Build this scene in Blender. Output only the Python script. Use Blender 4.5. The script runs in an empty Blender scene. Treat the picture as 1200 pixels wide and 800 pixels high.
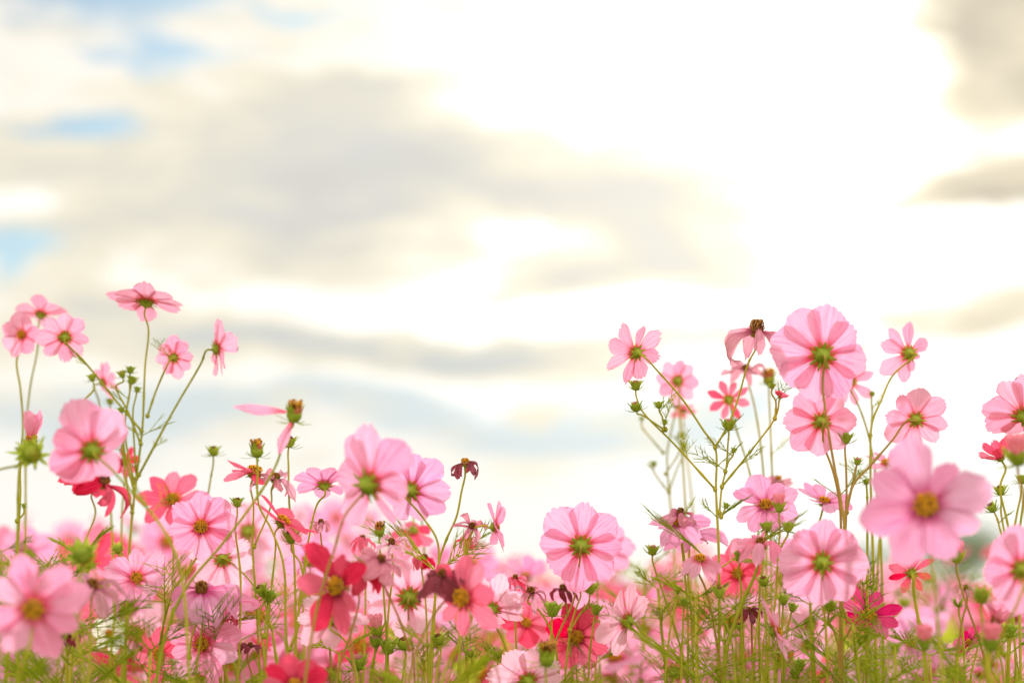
import bpy, math, random
from math import sin, cos, pi, radians, sqrt, atan2, exp
from mathutils import Vector, Matrix, Quaternion

C = bpy.context.scene.collection
R_ = random.Random(7)

# ------------------------------------------------------------------ camera
CH = 0.95                      # camera height (m)
FPX = 2333.0                   # focal length in pixels of the 1200 px wide photograph
PITCH = math.atan(300 / FPX)
cam_d = bpy.data.cameras.new('camera')
cam = bpy.data.objects.new('camera', cam_d); C.objects.link(cam)
cam.location = (0, 0, CH)
cam.rotation_euler = (pi / 2 + PITCH, 0, 0)
cam_d.sensor_width = 36; cam_d.lens = 70
cam_d.clip_start = 0.05; cam_d.clip_end = 3000
cam_d.dof.use_dof = True
cam_d.dof.focus_distance = 1.5
cam_d.dof.aperture_fstop = 3.8
cam_d.dof.aperture_blades = 9
bpy.context.scene.camera = cam

# ------------------------------------------------------------------ light and exposure
SUN_AZ, SUN_EL = radians(7.5), radians(14)      # behind the clouds, up and to the right of the view
SUND = Vector((sin(SUN_AZ) * cos(SUN_EL), cos(SUN_AZ) * cos(SUN_EL), sin(SUN_EL)))
sd = bpy.data.lights.new('sun', 'SUN'); sd.energy = 3.1; sd.angle = radians(2.0); sd.color = (1, .955, .88)
sun = bpy.data.objects.new('sun', sd); C.objects.link(sun)
sun.rotation_euler = (-SUND).to_track_quat('-Z', 'Y').to_euler()
vs = bpy.context.scene.view_settings
vs.view_transform = 'Standard'; vs.look = 'None'; vs.gamma = 1; vs.exposure = 0.75
vs.use_curve_mapping = False
bpy.context.scene.cycles.max_bounces = 8
bpy.context.scene.cycles.diffuse_bounces = 4
bpy.context.scene.cycles.transmission_bounces = 6

# ------------------------------------------------------------------ node helper
class NT:
    def __init__(s, tree): s.t = tree; s.n = tree.nodes; s.l = tree.links
    def node(s, typ, **k):
        n = s.n.new(typ)
        for a, v in k.items(): setattr(n, a, v)
        return n
    def put(s, sock, v):
        if isinstance(v, (int, float)): sock.default_value = v
        elif isinstance(v, (tuple, list)):
            v = tuple(v)
            if len(v) == 3 and len(sock.default_value) == 4: v = v + (1,)
            sock.default_value = v
        else: s.l.new(v, sock)
    def m(s, op, a, b=0.0, c=0.0, clamp=False):
        n = s.node('ShaderNodeMath', operation=op, use_clamp=clamp)
        s.put(n.inputs[0], a); s.put(n.inputs[1], b); s.put(n.inputs[2], c)
        return n.outputs[0]
    def sep(s, v):
        n = s.node('ShaderNodeSeparateXYZ'); s.put(n.inputs[0], v); return n.outputs
    def comb(s, x, y, z):
        n = s.node('ShaderNodeCombineXYZ')
        for i, v in enumerate((x, y, z)): s.put(n.inputs[i], v)
        return n.outputs[0]
    def noise(s, vec, scale, detail=4, rough=.5, dist=0.0):
        n = s.node('ShaderNodeTexNoise')
        s.put(n.inputs['Vector'], vec); n.inputs['Scale'].default_value = scale
        n.inputs['Detail'].default_value = detail; n.inputs['Roughness'].default_value = rough
        n.inputs['Distortion'].default_value = dist
        return n.outputs['Fac']
    def ramp(s, f, stops):
        n = s.node('ShaderNodeValToRGB'); s.put(n.inputs[0], f)
        e = n.color_ramp.elements
        while len(e) < len(stops): e.new(.5)
        for i, (p, c) in enumerate(stops):
            e[i].position = p; e[i].color = tuple(c) + (1,) if len(c) == 3 else c
        return n.outputs[0]
    def step(s, v, a, b):          # smooth 0..1 between a and b
        n = s.node('ShaderNodeMapRange', interpolation_type='SMOOTHSTEP')
        s.put(n.inputs[0], v); n.inputs[1].default_value = a; n.inputs[2].default_value = b
        return n.outputs[0]
    def mix(s, f, a, b, mode='MIX'):
        n = s.node('ShaderNodeMix', data_type='RGBA', blend_type=mode)
        s.put(n.inputs[0], f); s.put(n.inputs[6], a); s.put(n.inputs[7], b)
        return n.outputs[2]

# ------------------------------------------------------------------ sky
world = bpy.data.worlds.new('World'); bpy.context.scene.world = world; world.use_nodes = True
t = NT(world.node_tree); t.n.clear()
sky = t.node('ShaderNodeTexSky', sky_type='NISHITA'); sky.sun_disc = False
sky.sun_elevation = SUN_EL; sky.sun_rotation = SUN_AZ
bg_sky = t.node('ShaderNodeBackground'); t.l.new(t.mix(1.0, sky.outputs[0], (.56, .82, 1.10), 'MULTIPLY'), bg_sky.inputs[0]); bg_sky.inputs[1].default_value = 0.05
tc = t.node('ShaderNodeTexCoord'); D = tc.outputs['Generated']
X, Y, Z = t.sep(D)
az = t.m('MULTIPLY', t.m('ARCTAN2', X, Y), 57.2958)      # degrees, 0 = view direction
el = t.m('MULTIPLY', t.m('ARCSINE', Z), 57.2958)
# cloud coordinates: stretched along the horizon
P = t.comb(t.m('MULTIPLY', az, .1), t.m('MULTIPLY', el, .26), 0.3)
nA = t.noise(P, 1.0, 6, .6, .3)
nB = t.noise(t.comb(t.m('MULTIPLY', az, .05), t.m('MULTIPLY', el, .2), 4.1), 2.6, 5, .5, .5)
nC = t.noise(t.comb(t.m('MULTIPLY', az, .11), t.m('MULTIPLY', el, .42), 7.7), 1.9, 7, .68, .5)
nW = t.noise(t.comb(t.m('MULTIPLY', az, .12), t.m('MULTIPLY', el, .2), 9.7), 1.3, 3, .5)
wa = t.m('ADD', az, t.m('MULTIPLY', t.m('SUBTRACT', nA, .5), 9.0))
we = t.m('ADD', el, t.m('MULTIPLY', t.m('SUBTRACT', nW, .5), 4.0))
def blob(px, py, rx, ry, amp=1.0, a=wa, e=we):
    """a soft cloud patch given by where it lies in the sky (azimuth and elevation)"""
    a0 = math.degrees(math.atan((px - 600) / FPX)); e0 = math.degrees(math.atan((400 - py) / FPX) + PITCH)
    dx = t.m('DIVIDE', t.m('SUBTRACT', a, a0), rx / 40.7); dy = t.m('DIVIDE', t.m('SUBTRACT', e, e0), ry / 40.7)
    q = t.m('ADD', t.m('MULTIPLY', dx, dx), t.m('MULTIPLY', dy, dy))
    return t.m('MULTIPLY', t.m('EXPONENT', t.m('MULTIPLY', q, -1)), amp)
def total(l):
    o = l[0]
    for v in l[1:]: o = t.m('ADD', o, v)
    return o
softg = total([blob(390, 165, 220, 62, 1.3), blob(620, 225, 270, 50, .85), blob(790, 250, 110, 70, .9), blob(260, 285, 330, 50, .75),
              blob(640, 325, 170, 38, .60), blob(40, 175, 170, 50, .35), blob(690, 300, 120, 40, .4),
              blob(300, 405, 380, 30, .8), blob(580, 425, 330, 24, .75), blob(620, 78, 110, 12, .25), blob(950, 385, 260, 20, .35), blob(110, 210, 160, 22, .5), blob(330, 245, 140, 16, .4)])
warmg = total([blob(1205, 25, 95, 95, 1.4), blob(1240, 120, 60, 50, .7), blob(1225, 248, 85, 36, 1.5), blob(1070, 252, 70, 10, .7), blob(1180, 362, 190, 24, .62), blob(1010, 378, 130, 16, .3)])
white = total([blob(900, 70, 290, 125, 1.3, az, el), blob(1010, 280, 130, 80, 1.0, az, el), blob(480, 370, 200, 24, 1.0), blob(240, 352, 90, 18, .8), blob(30, 235, 50, 26, .7),
              blob(500, 305, 80, 28, 1.3), blob(600, 278, 110, 22, 1.0), blob(640, 365, 160, 22, .8), blob(500, 460, 420, 14, .5), blob(700, 370, 150, 24, .9), blob(560, 120, 100, 50, .5), blob(270, 232, 90, 8, .7), blob(1180, 400, 90, 20, .5)])
blue = total([blob(165, 66, 60, 20, 1.1), blob(50, 25, 80, 40, 1.0), blob(20, 300, 85, 28, 1.2), blob(110, 148, 80, 16, 1.0), blob(90, 92, 70, 12, .9),
              blob(110, 10, 110, 16, .8), blob(330, 8, 90, 10, .8), blob(480, 5, 60, 10, .6), blob(15, 340, 30, 30, .8), blob(270, 62, 50, 10, .6)])
tex = t.step(nC, .25, .75)
softg = t.step(t.m('ADD', t.m('SUBTRACT', softg, t.m('MULTIPLY', white, .45)), t.m('MULTIPLY', t.m('SUBTRACT', nC, .5), 3.3)), -.05, 1.45)
warmg = t.step(t.m('ADD', warmg, t.m('MULTIPLY', t.m('SUBTRACT', nC, .5), 1.2)), .25, .95)
# rest of the dome: broken cloud, brightened out of view as added fill
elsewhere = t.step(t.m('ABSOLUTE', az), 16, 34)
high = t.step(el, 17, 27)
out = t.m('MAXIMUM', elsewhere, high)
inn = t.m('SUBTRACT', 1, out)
gen_grey = t.step(nB, .42, .68); gen_blue = t.step(nA, .60, .72)
softg = t.m('ADD', t.m('MULTIPLY', softg, inn), t.m('MULTIPLY', gen_grey, t.m('MULTIPLY', out, .6)), clamp=True)
warmg = t.m('MULTIPLY', warmg, inn)
softg = t.m('MULTIPLY', softg, t.step(el, 1.5, 5))
blue = t.step(t.m('ADD', blue, t.m('MULTIPLY', t.m('SUBTRACT', nC, .5), 1.6)), .25, 1.05)
blue = t.m('ADD', t.m('MULTIPLY', blue, inn), t.m('MULTIPLY', gen_blue, t.m('MULTIPLY', out, .7)), clamp=True)
wisp = t.step(nC, .36, .66)
light_c = t.mix(wisp, (1.05, 1.0, .90), (.93, .86, .71))
right = t.step(az, -3, 6)
light_c = t.mix(right, light_c, (1.12, 1.10, 1.04))
low = t.m('SUBTRACT', 1, t.step(el, 2, 8))
light_c = t.mix(t.m('MULTIPLY', low, .9), light_c, (1.00, .985, .93))
ground_glow = t.m('SUBTRACT', 1, t.step(el, -.5, 2.0))
light_c = t.mix(ground_glow, light_c, (1.02, .97, .80))
bands = t.step(t.m('ADD', total([blob(470, 415, 520, 26, 1.0), blob(300, 500, 480, 30, 1.0), blob(700, 490, 330, 26, .9)]), t.m('MULTIPLY', t.m('SUBTRACT', nC, .5), 1.2)), .15, .9)
light_c = t.mix(t.m('MULTIPLY', bands, 1.0), light_c, (.72, .79, .79))
light_c = t.mix(t.m('MINIMUM', t.m('MULTIPLY', white, inn), 1), light_c, (1.30, 1.26, 1.16))
cs = t.node('ShaderNodeVectorMath', operation='DOT_PRODUCT'); t.l.new(D, cs.inputs[0]); cs.inputs[1].default_value = SUND
glow = t.m('POWER', t.m('MAXIMUM', cs.outputs['Value'], 0), 90)
halo = t.m('MAXIMUM', t.m('MULTIPLY', softg, t.m('SUBTRACT', 1, softg)), t.m('MULTIPLY', warmg, t.m('SUBTRACT', 1, warmg)))
light_c = t.mix(t.m('MULTIPLY', t.step(halo, .01, .2), .85), light_c, (1.0, .915, .70))
cl = t.mix(t.m('MULTIPLY', softg, .66), light_c, t.mix(t.step(wa, -4, 2), (.60, .61, .605), (.78, .745, .645)))
cl = t.mix(t.m('MULTIPLY', warmg, .88), cl, t.mix(t.step(t.m('ADD', nC, t.m('MULTIPLY', nB, .4)), .52, .86), (.54, .47, .36), (.86, .76, .55)))
sc_ = t.m('ADD', t.m('ADD', .595, t.m('MULTIPLY', out, .43)), t.m('MULTIPLY', glow, t.m('MULTIPLY', t.m('SUBTRACT', 1, t.m('MAXIMUM', softg, warmg)), .35)))  # unseen sky set brighter than the viewed part, as added fill light
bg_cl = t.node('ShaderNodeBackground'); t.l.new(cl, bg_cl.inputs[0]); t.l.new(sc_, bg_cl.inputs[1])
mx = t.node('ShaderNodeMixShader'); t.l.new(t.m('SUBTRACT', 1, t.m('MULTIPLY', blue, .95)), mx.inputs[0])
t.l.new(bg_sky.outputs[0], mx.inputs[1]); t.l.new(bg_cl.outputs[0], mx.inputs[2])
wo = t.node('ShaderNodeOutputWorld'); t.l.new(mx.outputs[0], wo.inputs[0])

# ------------------------------------------------------------------ materials
def new_mat(name):
    m = bpy.data.materials.new(name); m.use_nodes = True
    t = NT(m.node_tree); t.n.clear()
    return m, t, t.node('ShaderNodeOutputMaterial')
def thin(t, out, col, trans, rough_bump=None, strength=.3, dist=.0004, gloss=0.0):
    """leaf-like tissue: part of the light bounces, part passes through"""
    d = t.node('ShaderNodeBsdfDiffuse'); tr = t.node('ShaderNodeBsdfTranslucent'); mx = t.node('ShaderNodeMixShader')
    t.put(d.inputs[0], col); t.put(tr.inputs[0], col); mx.inputs[0].default_value = trans
    if rough_bump is not None:
        b = t.node('ShaderNodeBump'); t.put(b.inputs['Height'], rough_bump)
        b.inputs['Strength'].default_value = strength; b.inputs['Distance'].default_value = dist
        t.l.new(b.outputs[0], d.inputs['Normal']); t.l.new(b.outputs[0], tr.inputs['Normal'])
    t.l.new(d.outputs[0], mx.inputs[1]); t.l.new(tr.outputs[0], mx.inputs[2])
    last = mx.outputs[0]
    if gloss:
        g = t.node('ShaderNodeBsdfGlossy'); g.inputs['Roughness'].default_value = .35
        m2 = t.node('ShaderNodeMixShader'); m2.inputs[0].default_value = gloss
        t.l.new(last, m2.inputs[1]); t.l.new(g.outputs[0], m2.inputs[2]); last = m2.outputs[0]
    t.l.new(last, out.inputs[0])

def petal_mat(name, col, base, vein, trans=.40, var=.13):
    m, t, out = new_mat(name)
    uv = t.node('ShaderNodeUVMap').outputs[0]
    u, v, _ = t.sep(uv)
    oi = t.node('ShaderNodeObjectInfo').outputs['Random']
    streak = t.noise(t.comb(t.m('MULTIPLY', u, 1.3), t.m('MULTIPLY', v, 17), t.m('MULTIPLY', oi, 40)), 1.0, 3, .6)
    lines = t.step(streak, .50, .66)
    blot = t.noise(t.comb(t.m('MULTIPLY', u, 3), t.m('MULTIPLY', v, 3), oi), 1.0, 3, .5)
    c = t.mix(t.m('MULTIPLY', lines, .6), col, vein)
    c = t.mix(t.m('MULTIPLY', t.step(blot, .45, .75), .28), c, [min(1, x * 1.12 + .05) for x in col])
    hsv = t.node('ShaderNodeHueSaturation'); t.put(hsv.inputs['Color'], c); t.put(hsv.inputs['Hue'], t.m('ADD', .488, t.m('MULTIPLY', oi, .02)))
    t.put(hsv.inputs['Saturation'], t.m('ADD', 1 - var, t.m('MULTIPLY', oi, 2 * var)))
    t.put(hsv.inputs['Value'], t.m('ADD', .96, t.m('MULTIPLY', oi, .06)))
    c = hsv.outputs[0]
    f = t.m('SUBTRACT', 1, t.step(t.m('ADD', u, t.m('MULTIPLY', t.m('SUBTRACT', streak, .5), .35)), .05, .34))
    c = t.mix(t.m('MULTIPLY', f, .9), c, base)
    thin(t, out, c, trans, streak, .55, .0006)
    return m

PM = {
 'pink':    petal_mat('pink_petal',    (.88, .38, .61), (.80, .06, .16), (.80, .17, .33)),
 'blush':   petal_mat('blush_petal',   (.87, .375, .565), (.85, .13, .20), (.84, .25, .36)),
 'pale':    petal_mat('pale_petal',    (.91, .51, .68), (.80, .18, .34), (.86, .33, .50)),
 'lilac':   petal_mat('lilac_petal',   (.83, .38, .63), (.62, .06, .24), (.74, .22, .46)),
 'rose':    petal_mat('rose_petal',    (.86, .16, .27), (.74, .04, .10), (.76, .07, .15)),
 'crimson': petal_mat('crimson_petal', (.76, .075, .15), (.34, .012, .04), (.50, .02, .07)),
 'magenta': petal_mat('magenta_petal', (.66, .07, .20), (.26, .01, .06), (.42, .02, .11)),
 'white':   petal_mat('white_petal',   (.90, .88, .84), (.80, .74, .66), (.78, .74, .68)),
 'faded':   petal_mat('faded_petal',   (.76, .34, .45), (.42, .07, .14), (.40, .10, .18)),
 'dried':   petal_mat('dried_petal',   (.30, .07, .10), (.16, .03, .04), (.12, .03, .04), .35),
}
def plain_thin(name, c1, c2, scale, trans, gloss=.012):
    m, t, out = new_mat(name)
    oc = t.node('ShaderNodeTexCoord').outputs['Object']
    oi = t.node('ShaderNodeObjectInfo').outputs['Random']
    n = t.noise(oc, scale, 3, .6)
    f = t.m('ADD', t.m('MULTIPLY', t.step(n, .3, .7), .7), t.m('MULTIPLY', oi, .3))
    thin(t, out, t.mix(f, c1, c2), trans, n, .3, .0005, gloss)
    return m
GM = {
 'stem': plain_thin('green_stem', (.30, .34, .02), (.60, .50, .06), 22, .25),
 'stem_red': plain_thin('ruddy_stem', (.44, .20, .07), (.48, .36, .07), 16, .25),
 'leaf': plain_thin('thread_leaf', (.27, .37, .012), (.60, .62, .035), 14, .5),
 'calyx': plain_thin('green_calyx', (.20, .29, .02), (.46, .52, .06), 160, .3),
 'bract': plain_thin('inner_bract', (.55, .26, .05), (.76, .22, .17), 90, .55),
 'budtip': plain_thin('bud_tip', (.55, .16, .18), (.62, .32, .22), 260, .3),
 'budpetal': plain_thin('bud_petal', (.80, .20, .32), (.90, .42, .50), 260, .5),
 'anther': plain_thin('yellow_floret', (.90, .42, .012), (.95, .60, .04), 300, .25, .02),
 'umber': plain_thin('brown_floret', (.10, .035, .01), (.24, .09, .015), 300, .1, .02),
 'rust': plain_thin('rusty_floret', (.42, .17, .03), (.66, .36, .08), 300, .25, .02),
}

# ------------------------------------------------------------------ mesh helpers
class MB:
    def __init__(s): s.v = []; s.f = []; s.m = []; s.uv = None; s.mats = []
    def slot(s, m):
        if m not in s.mats: s.mats.append(m)
        return s.mats.index(m)
    def add(s, vs, fs, mat):
        o = len(s.v); k = s.slot(mat)
        s.v.extend(vs); s.f.extend(tuple(i + o for i in f) for f in fs); s.m.extend([k] * len(fs))
    def tube(s, pts, radii, mat, n=6, cap=True):
        """tube along a polyline"""
        N = len(pts); vs = []; fs = []
        tan = [(pts[min(i + 1, N - 1)] - pts[max(i - 1, 0)]).normalized() for i in range(N)]
        a = tan[0].orthogonal().normalized()
        for i in range(N):
            a = (a - tan[i] * a.dot(tan[i])).normalized(); b = tan[i].cross(a)
            for k in range(n):
                q = 2 * pi * k / n
                vs.append(pts[i] + (a * cos(q) + b * sin(q)) * radii[i])
        for i in range(N - 1):
            for k in range(n):
                k2 = (k + 1) % n
                fs.append((i * n + k, i * n + k2, (i + 1) * n + k2, (i + 1) * n + k))
        if cap:
            fs.append(tuple(range(n))[::-1]); fs.append(tuple((N - 1) * n + k for k in range(n)))
        s.add(vs, fs, mat)
    def lathe(s, prof, mat, n=16, ridge=0.0, M=None):
        vs = []; fs = []
        for (r, z) in prof:
            for k in range(n):
                q = 2 * pi * k / n; rr = r * (1 + ridge * cos(8 * q))
                p = Vector((rr * cos(q), rr * sin(q), z)); vs.append(M @ p if M else p)
        for i in range(len(prof) - 1):
            for k in range(n):
                k2 = (k + 1) % n
                fs.append((i * n + k, i * n + k2, (i + 1) * n + k2, (i + 1) * n + k))
        fs.append(tuple(range(n))[::-1]); fs.append(tuple((len(prof) - 1) * n + k for k in range(n)))
        s.add(vs, fs, mat)
    def mesh(s, name, smooth=True):
        me = bpy.data.meshes.new(name); me.from_pydata(s.v, [], s.f)
        for m in s.mats: me.materials.append(m)
        me.polygons.foreach_set('material_index', s.m)
        if smooth: me.polygons.foreach_set('use_smooth', [True] * len(s.f))
        return me
    def build(s, name, parent=None, smooth=True):
        return link(name, s.mesh(name, smooth), parent)
def link(name, me, parent=None):
    o = bpy.data.objects.new(name, me); C.objects.link(o)
    if parent: o.parent = parent
    return o
def empty(name, loc=(0, 0, 0)):
    o = bpy.data.objects.new(name, None); C.objects.link(o); o.location = loc; o.empty_display_size = .02
    return o
def tag(o, label=None, cat=None, group=None, kind=None):
    if label: o['label'] = label
    if cat: o['category'] = cat
    if group: o['group'] = group
    if kind: o['kind'] = kind
    return o
def copy_tree(o, parent=None):
    c = o.copy(); C.objects.link(c); c.parent = parent
    for ch in o.children: copy_tree(ch, c)
    return c

FWD = Vector((0, cos(PITCH), sin(PITCH))); UP = Vector((0, -sin(PITCH), cos(PITCH))); RT = Vector((1, 0, 0))
CAM = Vector((0, 0, CH))
def at(x, y, d):
    return CAM + FWD * d + RT * ((x - 600) / FPX * d) + UP * ((400 - y) / FPX * d)
def vdir(n):
    return (RT * n[0] + UP * n[1] - FWD * n[2]).normalized()

def spline(pts, sub=5):
    P = [pts[0] * 2 - pts[1]] + list(pts) + [pts[-1] * 2 - pts[-2]]
    out = []
    for i in range(1, len(P) - 2):
        a, b, c, d = P[i - 1:i + 3]
        t0 = 0; t1 = t0 + (b - a).length ** .5 + 1e-5; t2 = t1 + (c - b).length ** .5 + 1e-5; t3 = t2 + (d - c).length ** .5 + 1e-5
        for k in range(sub):
            t = t1 + (t2 - t1) * k / sub
            A1 = a * ((t1 - t) / (t1 - t0)) + b * ((t - t0) / (t1 - t0)); A2 = b * ((t2 - t) / (t2 - t1)) + c * ((t - t1) / (t2 - t1))
            A3 = c * ((t3 - t) / (t3 - t2)) + d * ((t - t2) / (t3 - t2))
            B1 = A1 * ((t2 - t) / (t2 - t0)) + A2 * ((t - t0) / (t2 - t0)); B2 = A2 * ((t3 - t) / (t3 - t1)) + A3 * ((t - t1) / (t3 - t1))
            out.append(B1 * ((t2 - t) / (t2 - t1)) + B2 * ((t - t1) / (t2 - t1)))
    out.append(P[-2])
    return out

# ------------------------------------------------------------------ petals
def petal(R, wid, cup, curl, nt, td, rnd, cross=0.0, crumple=0.0, twist=0.0, nu=11, nv=16, mat=None):
    """one ray petal along +X with its face towards +Z; broad, ribbed and notched at the tip"""
    L = R * (1 - .07); r0 = R * .07
    W = R * .33 * wid
    ph = rnd.uniform(0, 6.3); ph2 = rnd.uniform(0, 6.3); wav = rnd.uniform(.006, .02) * R * (1 + 6 * crumple)
    skew = rnd.uniform(-.05, .05); tj = [rnd.uniform(.3, 1.2) for _ in range(nt + 2)]; tl = [rnd.uniform(-.035, .03) for _ in range(nt + 1)]
    steps = 40; xs = [0.0]; zs = [0.0]
    bend = rnd.uniform(-.12, .12)
    for i in range(steps):
        tt = (i + .5) / steps; a = cup + curl * tt + bend * sin(tt * 3) + crumple * .9 * sin(tt * 7 + ph)
        xs.append(xs[-1] + cos(a) / steps); zs.append(zs[-1] + sin(a) / steps)
    def arc(s):
        f = max(0, min(1, s)) * steps; i = min(int(f), steps - 1); g = f - i
        return xs[i] + (xs[i + 1] - xs[i]) * g, zs[i] + (zs[i + 1] - zs[i]) * g
    V = []; UV = []
    ribs = rnd.choice((2.5, 3, 3.5))
    for i in range(nu + 1):
        u = i / nu
        w = W * (.17 + .83 * sin(pi / 2 * min(1, u / .74)) ** 1.1)
        if u > .66: w *= 1 - .26 * ((u - .66) / .34) ** 2
        for j in range(nv + 1):
            v = -1 + 2 * j / nv
            q = (v + 1) / 2 * nt; k = min(int(q), nt - 1); fr = q - k
            notch = (abs(2 * fr - 1)) ** 2.2 * tj[k + (1 if fr > .5 else 0)]
            if j in (0, nv): notch = .5
            end = 1 - .20 * abs(v) ** 2.6 - td * notch + tl[k] * (1 - abs(2 * fr - 1)) + skew * v
            uu = u ** .9
            s = uu * (1 + (end - 1) * uu ** 3)
            x, z = arc(s)
            z = z * L; x = r0 + x * L
            y = v * w
            z += cross * w * (v * v - .3) + .026 * R * cos(v * pi * ribs + ph) * sin(pi * min(1, u * 1.02)) * (1 - .4 * u)
            z += wav * sin(ph + u * 5 + v * 1.4) * abs(v) * u + crumple * .06 * R * sin(ph2 + v * 7 + u * 9) * u
            if crumple: y *= 1 - crumple * .55 * u; x += crumple * .03 * R * sin(v * 5 + ph)
            if twist:
                ct, st = cos(twist * u), sin(twist * u); y, z = y * ct - (z - 0) * 0 * st, z + y * st
            V.append((x, y, z)); UV.append((u, v * .5 + .5))
    F = [(i * (nv + 1) + j, (i + 1) * (nv + 1) + j, (i + 1) * (nv + 1) + j + 1, i * (nv + 1) + j + 1) for i in range(nu) for j in range(nv)]
    return V, F, UV
def petal_mesh(mat, *a, **k):
    V, F, UV = petal(*a, **k)
    me = bpy.data.meshes.new('petal'); me.from_pydata(V, [], F); me.materials.append(mat)
    ul = me.uv_layers.new(name='UVMap').data
    flat = []
    for f in F:
        for i in f: flat.extend(UV[i])
    ul.foreach_set('uv', flat)
    me.polygons.foreach_set('use_smooth', [True] * len(F))
    return me

# ------------------------------------------------------------------ flower centres, calyces, buds
def disc_mesh(R, rnd, kind='open', n=75):
    mb = MB(); r = R * .165; hgt = r * (.55 if kind == 'open' else .8)
    a, b = {'open': ('rust', 'anther'), 'young': ('rust', 'anther'), 'old': ('umber', 'rust')}[kind]
    prof = [(r * .9, -.02 * R), (r, r * .12), (r * .92, hgt * .45), (r * .7, hgt * .75), (r * .35, hgt * .95), (.0004, hgt)]
    mb.lathe(prof, GM[a], 14)
    for i in range(n):
        f = (i + .5) / n; q = i * 2.39996 + rnd.uniform(-.15, .15); rr = r * .97 * sqrt(f)
        z = hgt * (1 - f * f) ** .6 * .95 + r * .1
        p = Vector((rr * cos(q), rr * sin(q), z))
        d = Vector((cos(q) * f * .75, sin(q) * f * .75, 1)).normalized()
        ln = r * rnd.uniform(.16, .36) * (.75 + .5 * f); w = r * .075
        tip = p + d * ln
        m = GM[b] if rnd.random() < (.84 if kind != 'old' else .6) else GM['umber']
        mb.tube([p - d * w, p + d * ln * .6, tip, tip + d * w * 1.2], [w * .7, w * .8, w * 1.35, w * .4], m, 5)
    return mb.mesh('disc')
DISC = {k: [disc_mesh(1, random.Random(i), k) for i in range(3)] for k in ('open', 'young', 'old')}

def bract_verts(length, width, r0, ang, curl, q, z0, n=5):
    """a small pointed leaf with a raised keel"""
    vs = []; fs = []
    x = r0; z = z0
    for i in range(n + 1):
        u = i / n; a = ang + curl * u
        w = width * (sin(pi * (u * .86 + .14)) ** .8) if i < n else width * .04
        for s_, dz in ((-1, 0), (0, -width * .35), (1, 0)):
            vs.append(Vector((x * cos(q) - s_ * w * sin(q), x * sin(q) + s_ * w * cos(q), z + dz)))
        x += length / n * cos(a); z += length / n * sin(a)
    for i in range(n):
        for k in range(2): fs.append((i * 3 + k, i * 3 + k + 1, (i + 1) * 3 + k + 1, (i + 1) * 3 + k))
    return vs, fs
def calyx_mesh(R, cup, rnd, open_=True):
    mb = MB(); k = R
    mb.lathe([(.022 * k, -.19 * k), (.05 * k, -.165 * k), (.125 * k, -.12 * k), (.155 * k, -.06 * k), (.13 * k, -.012 * k), (.05 * k, .0)], GM['calyx'], 16, .06)
    for i in range(8):
        q = 2 * pi * (i + .5) / 8 + rnd.uniform(-.1, .1)
        mb.add(*bract_verts(.165 * k, .052 * k, .11 * k, cup * .8, cup * .3, q, -.035 * k), GM['bract'])
        q = 2 * pi * i / 8 + rnd.uniform(-.15, .15)
        mb.add(*bract_verts(rnd.uniform(.16, .23) * k, .032 * k, .10 * k, cup * .6 - rnd.uniform(.2, .5), rnd.uniform(.1, .8), q, -.075 * k), GM['calyx'])
    return mb.mesh('calyx')
def bud_mesh(r, rnd, kind='green'):
    mb = MB()
    tip = {'green': 'calyx', 'pink': 'budtip', 'brown': 'umber'}.get(kind, 'calyx')
    fat = rnd.uniform(.68, .86)
    mb.lathe([(.12 * r, -.95 * r), (.38 * r, -.88 * r), (.75 * fat * r, -.55 * r), (.95 * fat * r, -.1 * r), (.95 * fat * r, .15 * r), (.75 * fat * r, .42 * r)], GM['calyx'], 24, .045)
    if kind == 'petals':          # petals rolled into a fluted cone, about to open
        vs = []; fs = []; n = 48
        for i, (rr, z) in enumerate([(.55, .2), (.72, .7), (.84, 1.2), (.95, 1.6), (.82, 1.8), (.35, 1.5)]):
            for k in range(n):
                q = 2 * pi * k / n; a = rr * r * (1 + .16 * abs(cos(4 * q)) - .08)
                vs.append(Vector((a * cos(q), a * sin(q), (z + (.22 * abs(cos(4 * q + .6)) + .08 * sin(3 * q) if i > 2 else 0)) * r)))
        for i in range(5):
            for k in range(n): fs.append((i * n + k, i * n + (k + 1) % n, (i + 1) * n + (k + 1) % n, (i + 1) * n + k))
        mb.add(vs, fs, GM['budpetal'])
    else:
        mb.lathe([(.76 * fat * r, .38 * r), (.66 * fat * r, .62 * r), (.38 * fat * r, .80 * r), (.05 * r, .84 * r)], GM[tip], 24, .10)
    for i in range(8):
        q = 2 * pi * i / 8
        mb.add(*bract_verts(1.75 * r, .34 * r, .55 * r, 1.25, -.55, q + .39, -.62 * r), GM['calyx'])
        mb.add(*bract_verts(rnd.uniform(1.5, 2.3) * r, .17 * r, .30 * r, rnd.uniform(-.2, .5), rnd.uniform(.2, 1.0), q + rnd.uniform(-.2, .2), -.85 * r), GM['calyx'])
    return mb.mesh('bud')
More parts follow.
